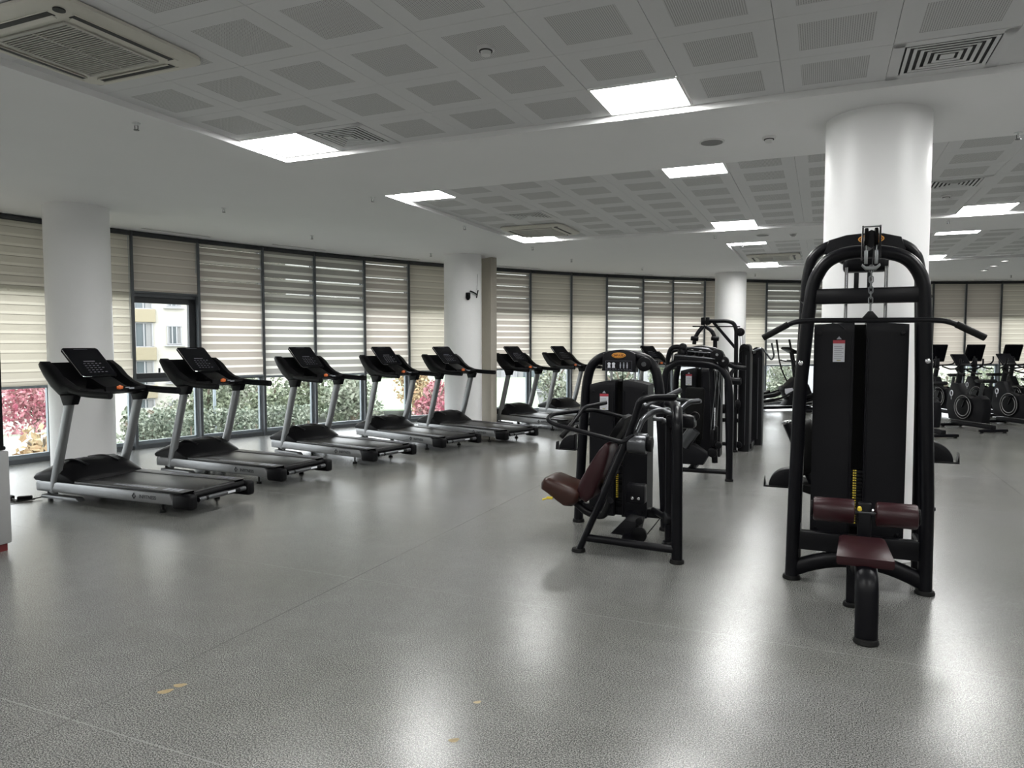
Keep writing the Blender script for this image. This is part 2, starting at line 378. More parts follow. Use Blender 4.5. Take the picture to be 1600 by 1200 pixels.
blind_words = {4: 'cream zebra blind at the left edge, beside the dark display stand',
 5: 'cream zebra blind between the left column and the left edge', 6: 'brown zebra blind raised to the transom above the tan apartment view',
 7: 'zebra blind right of the raised brown one, above the second treadmill', 8: 'grey striped zebra blind directly left of the third treadmill console',
 9: 'grey striped zebra blind behind the third treadmill console', 10: 'pinkish zebra blind above the fourth treadmill', 11: 'cream zebra blind touching the left side of the camera column',
 12: 'zebra blind hidden mostly behind the camera column', 13: 'striped zebra blind right of the camera column, above the sixth treadmill', 14: 'cream zebra blind above the seventh treadmill',
 15: 'brown-topped full length zebra blind left of the short weight machine head', 16: 'grey striped zebra blind above the orange logo of the short weight machine', 17: 'zebra blind above the half hidden eighth treadmill console',
 18: 'zebra blind left of the pulley frame head', 19: 'tan zebra blind touching the left side of the farthest column', 20: 'zebra blind behind the farthest column', 21: 'zebra blind above the twin slim weight towers',
 22: 'grey striped zebra blind above the elliptical trainer', 23: 'zebra blind beside the near column, behind the lat machine arch', 24: 'zebra blind completely behind the near thick column', 25: 'zebra blind touching the right side of the near thick column', 26: 'tan zebra blind right of the near column, behind the bikes',
 27: 'zebra blind second from the near column, above the bikes', 28: 'zebra blind at the right edge, above the bikes'}
head_proto = {}
for i in range(len(MA) - 1):
    m, L_, a = frame_at(i)
    raised = (i == 6); full = (i == 15)
    wn = struct(empty('window_%d' % (i + 1), (m.x, m.y, 0), a))
    fr = MB(); dep = 0.06; sg_ = 1 if Vector((-sin(a), cos(a), 0)).dot(Vector((CX, CY, 0)) - m) > 0 else -1
    fr.box((0, 0, 0.03), (L_, 0.14, 0.06)); fr.box((0, 0, ZB), (L_, dep + .02, 0.06)); fr.box((0, 0, ZT), (L_, dep + .02, 0.07)); fr.box((0, 0, CEIL - 0.03), (L_, 0.10, 0.06))
    fr.box((-L_ / 2, sg_ * .03, CEIL / 2), (0.040, 0.18, CEIL))
    fr.build('window_frame', ALU, wn, smooth=0)
    ins = MB()
    for (z0, z1) in ((0.06, ZB - 0.03),):
        ins.box((-L_ / 2 + 0.05, -0.01, (z0 + z1) / 2), (0.035, 0.05, z1 - z0)); ins.box((L_ / 2 - 0.05, -0.01, (z0 + z1) / 2), (0.035, 0.05, z1 - z0)); ins.box((0, -0.01, z0 + 0.03), (L_ - 0.1, 0.05, 0.05))
    ins.build('window_bead', ALUL, wn, smooth=0)
    if raised:
        sh = MB(); z0, z1 = ZB + 0.03, ZT - 0.035
        sh.box((-(L_ / 2 - 0.050), 0.02, (z0 + z1) / 2), (0.05, 0.07, z1 - z0), 0.006); sh.box(((L_ / 2 - 0.075), 0.02, (z0 + z1) / 2), (0.11, 0.07, z1 - z0), 0.006)
        sh.box((0, 0.02, z1 - 0.045), (L_ - 0.06, 0.07, 0.09), 0.006); sh.box((0, 0.02, z0 + 0.04), (L_ - 0.06, 0.07, 0.08), 0.006)
        sh.build('opening_sash', ALUD, wn, smooth=0)
        hm = MB(); hm.box((-0.05, 0.075, z0 + 0.06), (0.09, 0.03, 0.03), 0.005); hm.box((-0.05, 0.095, z0 + 0.10), (0.03, 0.02, 0.10), 0.005); hm.build('window_handle', ALUD, wn)
    g = MB(); g.box((0, 0, (ZT) / 2), (L_ - 0.06, 0.012, ZT - 0.08)); g.build('pane', GLASS, wn, smooth=0)
    g = MB(); g.box((0, 0, (ZT + CEIL) / 2), (L_ - 0.06, 0.012, CEIL - ZT - 0.09)); g.build('transom_pane', TGLASS, wn, smooth=0)
    # blind hangs on the room side (+y local points to the room because the mullions run clockwise)
    if i in (12,) : continue
    ang = MA[i]; inward = 1 if True else -1
    cm = arcp((MA[i] + MA[i + 1]) / 2, RAD); ci = Vector((CX, CY, 0)) - cm; ci.normalize()
    yl = Vector((-sin(a), cos(a), 0)); sgn = 1 if yl.dot(ci) > 0 else -1
    loc = cm + ci * 0.10
    st = style_cycle.get(i, ('cream', 'grey', 'warm', 'tan')[i % 4])
    lab = blind_words.get(i, None)
    b = empty('zebra_blind', (loc.x, loc.y, 0), a)
    if lab is None:
        side = 'behind the camera side of the room' if i < 4 else 'on the far right beyond the bikes'
        lab = 'out of view zebra blind ' + side + ', %s' % ('first second third fourth fifth sixth seventh eighth ninth tenth eleventh twelfth thirteenth fourteenth fifteenth sixteenth'.split()[i if i < 4 else min(15, i - 29) if i >= 29 else 14])
    tag(b, lab, 'blind', 'zebra blinds along the curved window wall')
    zb = ZT + 0.03 if raised else (0.10 if full else (ZB - 0.01 + [0, .0, 0.02, 0.0, -0.01][i % 5]))
    wd = L_ - 0.035; ztop = CEIL - 0.075
    c = MB(); n = 24
    c.add([(-wd / 2, 0, zb), (wd / 2, 0, zb), (wd / 2, 0, ztop), (-wd / 2, 0, ztop)], [(0, 1, 2, 3)])
    c.build('blind_cloth', BL[st], b, smooth=0)
    # narrow open slits where the two layers do not overlap
    c = MB(); c.box((0, sgn * 0.012, zb), (wd, 0.022, 0.035), 0.006); c.build('bottom_rail', ALUL if not raised else ALU, b)
    c = MB(); c.box((0, sgn * 0.0, CEIL - 0.04), (wd + 0.02, 0.085, 0.07), 0.012); c.build('head_rail', ALUD, b)
    c = MB(); c.tube([(wd / 2 - 0.03, sgn * 0.03, CEIL - 0.09), (wd / 2 - 0.03, sgn * 0.035, zb + 0.35)], 0.003, 6); c.tube([(wd / 2 - 0.045, sgn * 0.03, CEIL - 0.09), (wd / 2 - 0.045, sgn * 0.035, zb + 0.35)], 0.003, 6)
    c.build('pull_chain', ALUL, b)

# columns
def column(n, x, y, words):
    mb = MB(); mb.cyl((0, 0, 0), (0, 0, CEIL + 0.02), 0.362, seg=64); o = mb.build('column', COLW, loc=(x, y, 0)); tag(o, words, 'column'); struct(o)
    o.name = 'column'; return o
column(1, 2.769, 5.545, 'thick round white column right of centre, behind the tall weight machine')
column(2, -5.42, 9.06, 'round white column at left behind the nearest treadmill')
column(3, -0.948, 13.962, 'round white column with a small black camera, mid picture')
column(4, 5.257, 17.415, 'farthest round white column behind the pulley frame')
# pilaster between column and facade
p0 = Vector((-0.42, 14.32, 0)); rad_dir = (p0 - Vector((CX, CY, 0))).normalized(); pa = math.atan2(rad_dir.y, rad_dir.x)
mb = MB(); mb.box((0.36, 0, CEIL / 2), (0.9, 0.16, CEIL), 0.004); mb.box((-0.10, 0.05, CEIL / 2), (0.02, 0.05, CEIL))
pil = struct(mb.build('trim_1', BEIGE)); pil.location = p0; pil.rotation_euler = (0, 0, pa)

# ------------------------------------------------------------------ ceiling trays
def tile_perf():
    mb = MB(); s = PITCH / 2 - 0.002; r_ = 0.20
    mb.m = 0
    # frame of the tile (ring) with a lip at the seam
    ring = [(-s, -s), (s, -s), (s, s), (-s, s)]; inn = [(-r_, -r_), (r_, -r_), (r_, r_), (-r_, r_)]
    mb.add([(x, y, 0) for x, y in ring] + [(x, y, 0) for x, y in inn] + [(x, y, 0.015) for x, y in ring],
           [(0, 1, 5, 4), (1, 2, 6, 5), (2, 3, 7, 6), (3, 0, 4, 7), (0, 1, 9, 8), (1, 2, 10, 9), (2, 3, 11, 10), (3, 0, 8, 11)])
    return mb
TILES_SPECIAL = {}
def rowcol(t, iu, iv): return (t, iu, iv)
lights = []
for t in range(4):
    for iu in (0, 5, 10, 15):
        if t == 2: 
            iu -= 0
            if iu > 10: continue
        for iv in (0, 6): lights.append((t, iu, iv))
vents = [(0, 1, 6), (0, 8, 6), (1, 1, 3), (0, 13, 3), (1, 9, 3), (3, 1, 3)]
acs = [(0, 1, 2, 'large four-way air unit in the upper left corner'), (1, 1, 5, 'four-way air unit beside the far left light panel of the middle bay'), (2, 1, 4, 'smallest four-way air unit, in the farthest ceiling bay')]
skip = set(lights) | set(vents)
for t, (u0, u1, v0, v1) in enumerate(TRAYS):
    pv = (v1 - v0) / 7; nu = round((u1 - u0) / PITCH)
    # backing above the tiles closes the tray
    mb = MB(); mb.add([(u0 - .05, v0 - .05, 0.02), (u1 + .05, v0 - .05, 0.02), (u1 + .05, v1 + .05, 0.02), (u0 - .05, v1 + .05, 0.02)], [(0, 1, 2, 3)])
    o = struct(mb.build('ceiling_tray_backing', VENTD, smooth=0)); o.location = (0, 0, TILE); o.rotation_euler = (0, 0, -AZ); o.name = 'trim_%d' % (10 + t)
    plain = MB(); perf = MB(); s = 0.0015; g = 0.115
    for iu in range(nu):
        for iv in range(7):
            x0, x1 = u0 + iu * PITCH + s, u0 + (iu + 1) * PITCH - s; y0, y1 = v0 + iv * pv + s, v0 + (iv + 1) * pv - s
            if (t, iu, iv) in skip: continue
            a0, a1, b0, b1 = x0 + g, x1 - g, y0 + g, y1 - g
            plain.add([(x0, y0, 0), (x1, y0, 0), (x1, y1, 0), (x0, y1, 0), (a0, b0, 0), (a1, b0, 0), (a1, b1, 0), (a0, b1, 0), (x0, y0, .012), (x1, y0, .012), (x1, y1, .012), (x0, y1, .012)],
                      [(0, 1, 5, 4), (1, 2, 6, 5), (2, 3, 7, 6), (3, 0, 4, 7), (0, 8, 9, 1), (1, 9, 10, 2), (2, 10, 11, 3), (3, 11, 8, 0)])
            perf.add([(a0, b0, 0.0005), (a1, b0, 0.0005), (a1, b1, 0.0005), (a0, b1, 0.0005)], [(0, 1, 2, 3)])
    o = struct(plain.build('trim_%d' % (20 + t), TILEM, smooth=0)); o.location = (0, 0, TILE); o.rotation_euler = (0, 0, -AZ)
    p = perf.build('perforated_panel', PERF, o, smooth=0)
def cell(t, iu, iv):
    u0, u1, v0, v1 = TRAYS[t]; pv = (v1 - v0) / 7
    return W(u0 + (iu + .5) * PITCH, v0 + (iv + .5) * pv, TILE), pv
# light panels
lp = empty('ceiling_light', (0, 0, 0), -AZ)
mb = MB(); mb.box((0, 0, 0.004), (0.585, 0.575, 0.008)); mb.build('diffuser', PANEL, lp, smooth=0)
mb = MB()
for sx in (-1, 1): mb.box((sx * 0.300, 0, 0.002), (0.016, 0.596, 0.016)); mb.box((0, sx * 0.290, 0.002), (0.596, 0.016, 0.016))
mb.build('light_frame', WHITE, lp, smooth=0)
light_words = {(0, 0, 6): 'square light panel in the far left corner of the nearest bay, beside a vent', (0, 5, 6): 'largest square light panel, top centre of the picture',
 (1, 0, 0): 'square light panel at the near left corner of the middle ceiling bay', (1, 5, 0): 'square light panel on the near edge of the middle bay, below the round speaker',
 (1, 0, 6): 'square light panel just beyond the middle bay air unit', (1, 5, 6): 'square light panel on the far edge of the middle bay, centre right', (1, 10, 6): 'square light panel right of the thick column',
 (2, 0, 0): 'thin looking light panel at the near left corner of the farthest bay', (2, 0, 6): 'farthest light panel below the smallest air unit', (2, 5, 6): 'far light panel just right of the thick column, behind the lat machine arch',
 (1, 10, 0): 'light panel at the right edge just beyond the thick column'}
first = True
for key in lights:
    c, pv = cell(*key); o = lp if first else copy_tree(lp); first = False
    o.location = c; o['label'] = light_words.get(key) or ('square light panel out of view, %s of its row, %s' % ({0: 'leftmost', 5: 'second', 10: 'third', 15: 'last'}[key[1]], {0: 'bay above the camera', 1: 'middle bay', 2: 'farthest bay', 3: 'bay behind the camera'}[key[0]] + (' near edge' if key[2] == 0 else ' far edge')))
    o['category'] = 'ceiling light'; o['group'] = 'square light panels'
# square louvred vents
def make_vent():
    r = empty('ceiling_vent', (0, 0, 0), -AZ)
    mb = MB()
    for k, h in enumerate((0.225, 0.185, 0.145, 0.105, 0.065)):
        zz = -0.004 + 0.0 * k; wd = 0.020
        for sx in (-1, 1):
            mb.box((sx * h, 0, zz), (wd, 2 * h + wd, 0.004), rot=(0, sx * 0.12, 0)); mb.box((0, sx * h, zz), (2 * h + wd, wd, 0.004), rot=(-sx * 0.12, 0, 0))
    mb.box((0, 0, -.004), (.075, .075, .004))
    mb.build('louvre', VENT, r, smooth=0)
    mb = MB()
    for sx in (-1, 1): mb.box((sx * 0.278, 0, 0), (0.065, 0.62, 0.008)); mb.box((0, sx * 0.278, 0), (0.62, 0.065, 0.008))
    mb.build('vent_frame', TILEM, r, smooth=0)
    mb = MB(); mb.box((0, 0, 0.012), (0.50, 0.50, 0.004)); mb.build('duct_opening', VENTD, r, smooth=0); return r
vp = make_vent(); vw = ['square louvred vent beside the left light panel of the nearest bay', 'square louvred vent at the top right of the picture', 'small square vent above the middle bay air unit',
      'square vent outside the picture to the right', 'square vent hidden behind the thick column', 'square vent behind the camera']
for k, key in enumerate(vents):
    c, pv = cell(*key); o = vp if k == 0 else copy_tree(vp); o.location = c; tag(o, vw[k], 'vent', 'square ceiling vents')
# four-way cassette air units
def make_ac():
    r = empty('air_conditioner', (0, 0, 0), -AZ)
    mb = MB(); S = 0.49; q = 0.13
    def oct_(s, q, z): return [(-s + q, -s, z), (s - q, -s, z), (s, -s + q, z), (s, s - q, z), (s - q, s, z), (-s + q, s, z), (-s, s - q, z), (-s, -s + q, z)]
    def rr(s, q, z, n=5):
        o_ = []
        for (cx, cy, a0) in ((s - q, s - q, 0), (-s + q, s - q, 90), (-s + q, -s + q, 180), (s - q, -s + q, 270)):
            for k in range(n + 1): a = R(a0 + 90 * k / n); o_.append((cx + q * cos(a), cy + q * sin(a), z))
        return o_
    mb.loft([rr(S, 0.11, 0.0), rr(S, 0.11, -0.018), rr(S - 0.03, 0.10, -0.034), rr(S - 0.10, 0.09, -0.040)]); mb.build('cover', ACW, r, smooth=40)
    for k in range(4):
        M_ = Matrix.Rotation(k * pi / 2, 4, 'Z'); a = MB(); a.box((0, 0.375, -0.040), (0.62, 0.045, 0.006)); a.v = [tuple(M_ @ Vector(v)) for v in a.v]; a.build('air_outlet', ACD, r, smooth=0)
        a = MB(); a.box((0, 0.352, -0.044), (0.60, 0.030, 0.006), rot=(0.35, 0, 0)); a.box((0, 0.408, -0.043), (0.66, 0.004, 0.003)); a.v = [tuple(M_ @ Vector(v)) for v in a.v]; a.build('louvre_flap', ACW, r, smooth=0)
    mb = MB(); mb.box((0, 0, -0.040), (0.56, 0.56, 0.004)); mb.build('intake_opening', ACD, r, smooth=0)
    mb = MB()
    for k in range(27): mb.box((0, -0.27 + 0.54 * k / 26, -0.045), (0.55, 0.0095, 0.005))
    for x in (-0.285, 0, 0.285): mb.box((x, 0, -0.046), (0.012 if x == 0 else 0.02, 0.58, 0.008))
    for y in (-0.285, 0.285): mb.box((0, y, -0.046), (0.58, 0.02, 0.008))
    mb.build('intake_grille', ACG, r, smooth=0)
    mb = MB(); mb.cyl((0.385, -0.385, -0.034), (0.385, -0.385, -0.044), 0.030, seg=24); mb.build('indicator_eye', ACD, r); return r
ac = make_ac()
for k, (u, v, wd) in enumerate([(-3.99, 2.93, acs[0][3]), (-3.98, 10.35, acs[1][3]), (-0.92, 15.3, acs[2][3])]):
    o = ac if k == 0 else copy_tree(ac); o.location = W(u, v, TILE - 0.006); tag(o, wd, 'air conditioner', 'four-way air units')
# speakers, detectors, sprinklers, downlights, slot diffusers
def disc_thing(name, x, y, z, r, lab, cat, group, m=VENT):
    t = empty(name, (x, y, z)); mb = MB(); mb.cyl((0, 0, 0), (0, 0, -0.010), r, r * 0.97, seg=32); mb.build('rim', WHITE, t)
    mb = MB(); mb.cyl((0, 0, -0.009), (0, 0, -0.013), r * 0.86, r * 0.84, seg=32); mb.build('speaker_mesh', m, t); return tag(t, lab, cat, group)
SPM = mat('speaker_mesh', (0.22, 0.22, 0.22), 0.7)
p = W(-0.89, 6.31); disc_thing('ceiling_speaker', p.x, p.y, CEIL, 0.105, 'round grey speaker in the plain ceiling strip left of the thick column', 'speaker', 'ceiling speakers', SPM)
p = W(-0.89, 11.93); disc_thing('ceiling_speaker', p.x, p.y, CEIL, 0.105, 'small far speaker in the ceiling strip before the farthest bay', 'speaker', 'ceiling speakers', SPM)
def detector(u, v, z, lab):
    p = W(u, v); t = empty('smoke_detector', (p.x, p.y, z)); mb = MB(); mb.cyl((0, 0, 0), (0, 0, -0.018), 0.055, 0.052, seg=24); mb.build('base', WHITE, t)
    mb = MB(); mb.cyl((0, 0, -0.018), (0, 0, -0.045), 0.034, 0.026, seg=24); mb.build('sensor_head', WHITE, t)
    mb = MB(); mb.cyl((0, 0, -0.018), (0, 0, -0.024), 0.040, 0.040, seg=24); mb.build('sensor_slot', VENTD, t); tag(t, lab, 'smoke detector', 'smoke detectors')
detector(-0.44, 6.36, CEIL, 'smoke detector beside the round speaker, left of the thick column')
detector(-1.86, 3.93, TILE, 'smoke detector on a perforated tile at the top centre')
detector(-0.45, 12.0, CEIL, 'distant smoke detector before the farthest ceiling bay')
detector(1.30, 9.9, TILE, 'smoke detector at the left edge of the thick column')
def make_sprinkler():
    t = empty('sprinkler', (0, 0, 0)); mb = MB(); mb.cyl((0, 0, 0), (0, 0, -0.006), 0.030, seg=16); mb.cyl((0, 0, -0.006), (0, 0, -0.022), 0.010, seg=10); mb.build('collar', VENT, t)
    mb = MB(); mb.tube([(-.012, 0, -.02), (-.012, 0, -.045), (0, 0, -.055)], 0.003, 6); mb.tube([(.012, 0, -.02), (.012, 0, -.045), (0, 0, -.055)], 0.003, 6); mb.cyl((0, 0, -0.052), (0, 0, -0.056), 0.020, seg=12); mb.build('deflector', DCHROME, t); return t
sp = make_sprinkler()
SPR = [((-3.60, 9.10), 'sprinkler left of centre above the second blind'), ((-3.13, 11.38), 'sprinkler above the fourth blind from the left column'), ((-1.61 - .85, 8.43 + .3), None)]
spl = [(-2.89, 5.64, 'sprinkler nearest the upper left, between the air unit and the left blinds'), (-3.60, 9.10, 'sprinkler in the white ceiling above the second treadmill'), (-3.13, 11.38, 'sprinkler in the white ceiling above the third treadmill'),
       (-1.61, 8.43, 'sprinkler just left of the middle bay near corner light'), (-1.52, 13.60, 'sprinkler just before the camera column'), (-0.68, 10.46, 'sprinkler left of the middle bay air unit'), (0.36, 12.71, 'sprinkler just beyond the light past the middle air unit'),
       (1.19, 14.52, 'sprinkler above the seventh treadmill'), (2.89, 16.08, 'sprinkler above the blinds left of the farthest column'), (3.16, 11.31, 'sprinkler right of the middle bay far light panel'), (3.91, 12.31, 'sprinkler left of the farthest bay air unit'),
       (5.88, 17.53, 'sprinkler right of the farthest column'), (5.95, 9.93, 'sprinkler right of the thick column below the light panel'), (12.3, 17.86, 'sprinkler at the far right above the bikes'), (4.07, 5.89, 'sprinkler at the right edge near the thick column')]
for k, (x, y, lab) in enumerate(spl):
    o = sp if k == 0 else copy_tree(sp); o.location = (x, y, CEIL); tag(o, lab, 'sprinkler', 'ceiling sprinklers')
dl = empty('downlight', (0, 0, 0)); mb = MB(); mb.torus((0, 0, -0.003), 0.075, 0.012); mb.build('rim', WHITE, dl); mb = MB(); mb.cyl((0, 0, 0), (0, 0, -0.004), 0.066, seg=24); mb.build('lamp', SPOT, dl)
for k, (v, lab) in enumerate([(17.51, 'rightmost and nearest of the three small round downlights'), (18.53, 'middle one of the three small round downlights'), (19.55, 'leftmost and farthest of the three small round downlights')]):
    o = dl if k == 0 else copy_tree(dl); o.location = W(3.37, v, CEIL); tag(o, lab, 'downlight', 'small round downlights')
k = 0
for i, lab in ((6, 'slot diffuser above the raised brown blind'), (8, 'slot diffuser above the grey blind left of the third treadmill'), (10, 'slot diffuser above the fourth treadmill'), (13, 'slot diffuser right of the camera column'), (16, 'slot diffuser above the short weight machine'),
               (18, 'slot diffuser left of the farthest column'), (22, 'slot diffuser above the elliptical trainer'), (27, 'slot diffuser above the bikes')):
    m, L_, a = frame_at(i); q = arcp((MA[i] + MA[i + 1]) / 2, RAD - 0.48); t = empty('slot_diffuser', (q.x, q.y, CEIL), a)
    mb = MB(); mb.box((0, 0, -0.004), (L_, 0.022, 0.008)); mb.build('slot', VENTD, t, smooth=0); mb = MB(); mb.box((0, 0.02, -0.004), (L_ + .02, 0.014, 0.010)); mb.box((0, -0.02, -0.004), (L_ + .02, 0.014, 0.010)); mb.build('trim_strip', WHITE, t, smooth=0)
    tag(t, lab, 'air diffuser', 'slot diffusers along the windows')

# ------------------------------------------------------------------ treadmill
def make_treadmill():
    r = empty('treadmill', (0, 0, 0))
    for s in (-1, 1):
        mb = MB(); mb.prism([(0.02, .105), (0.02, .205), (1.80, .205), (1.86, .095), (0.05, .095)], 'y', s * .335, s * .415, 0.018); o = mb.build('side_rail', RAILS, r)
        if s == -1:
            text_mesh('INFITNESS', 0.048, DKTXT, 'rail_lettering', o, Matrix.Translation((1.53, -.4165, .150)) @ Matrix.Rotation(R(90), 4, 'X') @ Matrix.Scale(1.0, 4), bold=0.0008)
            b = MB(); b.torus((1.355, -.417, .152), .026, .006, 'y', 4, 6, (0.8, 1.0)); b.build('rail_emblem', DKTXT, o)
        mb = MB(); mb.prism([(0.53, .205), (0.53, .226), (1.97, .226), (1.93, .205)], 'y', s * .262, s * .408, 0.004); o = mb.build('foot_rail', FOOTR, r)
        b = MB()
        for k in range(3): b.box((1.70 + 0.075 * k, s * .335, .2275), (0.05, 0.085, 0.002))
        for k in range(14): b.box((1.02 + 0.04 * k, s * .335, .2270), (0.022, 0.05, 0.0015))
        b.build('tread_print', PRINT if s == -1 else DPRINT, o)
        mb = MB(); mb.box((1.955, s * .375, .135), (0.24, 0.10, 0.145), 0.03, seg=3); mb.build('end_cap', BLACK2, r)
        mb = MB(); mb.tube([(0.185, s * .385, .09), (.33, s * .398, .5), (.500, s * .40, 1.05)], (.062, .030), 16, 0.1, up=(1, 0, -0.3)); mb.build('upright', SILVER, r)
        mb = MB(); mb.prism([(.40, 1.10), (.62, 1.10), (.575, 1.00), (.445, .99)], 'y', s * .36, s * .445, 0.015); mb.build('bracket', BLACK2, r)
        mb = MB(); mb.prism([(.06, .03), (.06, .065), (.56, .065), (.60, .03)], 'y', s * .345, s * .43, 0.008); mb.build('base_plate', SILVER, r)
        mb = MB(); mb.cyl((1.64, s * .34, 0), (1.64, s * .34, .025), .032, .028); mb.cyl((1.64, s * .34, .02), (1.64, s * .34, .1), .010); mb.build('levelling_foot', RUBBER, r)
        mb = MB(); mb.cyl((0.02, s * .30 - .015, .03), (0.02, s * .30 + .015, .03), .03, seg=20, bev=.006); mb.box((0.03, s * .30, .07), (0.05, 0.05, .05), .006); mb.build('transport_wheel', RUBBER, r)
        # handrail: leaves the wing and runs level toward the user
        mb = MB(); mb.tube([(.36, s * .385, 1.19), (.55, s * .40, 1.125), (.80, s * .41, 1.110), (1.075, s * .412, 1.105)], (.036, .030), 14, 0.12); mb.build('handrail', BLACK2, r)
    mb = MB(); mb.box((1.22, 0, .214), (1.42, .52, .012), 0.004); mb.cyl((1.93, -.26, .19), (1.93, .26, .19), .030, seg=18); mb.build('running_belt', BELT, r)
    b = MB(); b.box((.82, 0, .2208), (0.22, 0.05, 0.001)); 
    mb = MB(); mb.box((1.0, 0, .150), (1.80, .66, .085), 0.01); mb.build('deck', BLACKM, r)
    mb = MB(); mb.cyl((2.045, -.30, .145), (2.045, .30, .145), .022, seg=14); mb.cyl((2.00, -.32, .185), (2.00, .32, .185), .028, seg=14); o = mb.build('rear_crossbar', BLACK2, r)
    for q0, q1 in ((-.30, -.22), (.22, .30), (-.19, .06)):
        b = MB(); b.cyl((2.045, q0, .1455), (2.045, q1, .1455), .0235, seg=14); b.build('crossbar_sleeve', DCHROME, o)
    b = MB(); b.box((2.066, .10, .150), (0.006, 0.10, 0.022)); b.build('warning_label', STWHITE, o)
    # motor cover, wavy lobes across the width
    prof = [(-.03, .205), (-.055, .26), (-.03, .315), (.06, .355), (.18, .390), (.28, .402), (.36, .385), (.44, .325), (.52, .265), (.56, .225), (.56, .205)]
    rings = []
    for (y, k, dx) in ((-.41, .45, -.05), (-.395, .62, -.03), (-.33, .80, -.02), (-.25, 1.0, 0.0), (-.10, 1.07, .02), (0, 1.0, 0.03), (.08, 1.06, .02), (.25, 1.0, 0), (.33, .80, -.02), (.395, .62, -.03), (.41, .45, -.05)):
        rings.append([(x + dx * (1 if x > .3 else 0.3), y, .205 + (z - .205) * k) for x, z in prof])
    mb = MB(); mb.loft(rings); o = mb.build('motor_cover', BLACK2, r, smooth=50)
    for (y0, y1) in ((-.30, -.16), (.02, .20)):
        b = MB(); b.tube([(.18, y0, .400), (.30, (y0 + y1) / 2, .418), (.42, y1, .355)], (.008, .035), 8, 0.08); b.build('cover_rib', SHROUD, o)
    text_mesh('INFITNESS', 0.05, DPRINT, 'cover_lettering', o, Matrix.Translation((.30, -.1, .414)) @ Matrix.Rotation(R(90), 4, 'Z') @ Matrix.Rotation(R(12), 4, 'X'))
    mb = MB(); mb.prism([(-.055, .09), (-.065, .16), (-.045, .215), (.10, .215), (.10, .09)], 'y', -.40, .40, 0.02); mb.build('front_bumper', RAILS, r)
    # console housing: two raised wings joined by a lower shell
    wing = [(.035, 1.395), (.06, 1.425), (.13, 1.425), (.22, 1.375), (.33, 1.275), (.46, 1.200), (.62, 1.155), (.63, 1.095), (.50, 1.060), (.36, 1.075), (.22, 1.170), (.10, 1.300)]
    shell = [(.040, 1.395), (.075, 1.410), (.13, 1.35), (.24, 1.235), (.38, 1.145), (.58, 1.125), (.60, 1.095), (.45, 1.070), (.34, 1.085), (.21, 1.180), (.09, 1.310)]
    rings = []
    for (y, pr, f) in ((-.425, wing, .55), (-.412, wing, .85), (-.39, wing, 1.0), (-.335, wing, 1.0), (-.30, shell, 1.0), (0, shell, 1.0)):
        c0 = (.33, 1.2)
        src = wing if pr is wing else None
        pts = []
        for k in range(12):
            if pr is wing: p = wing[k]
            else: p = shell[min(k, 10)] if k < 7 else shell[k - 1]
            pts.append((c0[0] + (p[0] - c0[0]) * f, y, c0[1] + (p[1] - c0[1]) * f))
        rings.append(pts)
    full_ = rings + [[(x, -y, z) for x, y, z in rg] for rg in reversed(rings[:-1])]
    mb = MB(); mb.loft(full_); mb.build('console_housing', BLACK2, r, smooth=45)
    # tilted display tablet
    a0, a1 = Vector((.116, 0, 1.558)), Vector((.430, 0, 1.262)); ax = (a1 - a0); ln = ax.length; ax.normalize(); nr = Vector((-ax.z, 0, ax.x)); nr = nr if nr.z > 0 else -nr
    def scr(p, q, h): return a0 + ax * p + Vector((0, q, 0)) + nr * h
    def plate(mb, p0, p1, q0, q1, h0, h1, cr=0.02):
        outl = []
        for (cp, cq, st) in ((p1 - cr, q1 - cr, 0), (p0 + cr, q1 - cr, 90), (p0 + cr, q0 + cr, 180), (p1 - cr, q0 + cr, 270)):
            for k in range(5): t = R(st + 22.5 * k); outl.append((cp + cr * cos(t), cq + cr * sin(t)))
        mb.loft([[scr(p, q, h) for p, q in outl] for h in (h0, h1)])
    mb = MB(); plate(mb, 0, ln, -.205, .205, -.022, 0.004, .03); plate(mb, .05, ln - .05, -.12, .12, -.06, -.02, .03); sc_ = mb.build('display', BLACK2, r)
    mb = MB(); plate(mb, .02, ln - .015, -.190, .190, .004, .0055, .02); mb.build('display_glass', SCREEN, sc_, smooth=0)
    mb = MB()
    for row in range(5):
        for k in range(5 - (row % 2)):
            p = .235 + .032 * row; q = -.09 + .045 * k; plate(mb, p, p + .008, q, q + .026, .0055, .0062, .003)
    plate(mb, .20, .212, -.07, .06, .0055, .0062, .004); mb.build('keypad_print', DPRINT, sc_, smooth=0)
    mb = MB(); plate(mb, .02, .026, -.08, .08, .0055, .0062, .002); mb.build('top_print', DPRINT, sc_, smooth=0)
    mb = MB()
    mb.tube([scr(.03, -.2055, .003), scr(ln - .03, -.2055, .003), scr(ln - .004, -.19, .003), scr(ln - .002, -.1, .003)], .0028, 6); mb.build('bezel_trim', CHROME, sc_)
    mb = MB(); mb.prism([(.36, 1.14), (.40, 1.265), (.47, 1.245), (.60, 1.185), (.66, 1.165), (.665, 1.11), (.55, 1.095)], 'y', -.13, .13, 0.012); pod = mb.build('control_pod', BLACK2, r)
    b = MB(); b.cyl((.655, .03, 1.150), (.676, .03, 1.155), .024, seg=18, bev=.004); b.box((.664, .03, 1.150), (.02, .075, .034), .008); b.build('stop_key', ORANGE, pod)
    b = MB(); b.box((.668, .12, 1.148), (.008, .05, .010)); b.box((.668, .17, 1.136), (.008, .06, .016)); b.build('key_print', PRINT, pod)
    mb = MB(); mb.cyl((.62, -.40, 1.125), (.62, .40, 1.125), .022, seg=12); mb.build('front_handle', BLACK2, r)
    return r
tm = make_treadmill()
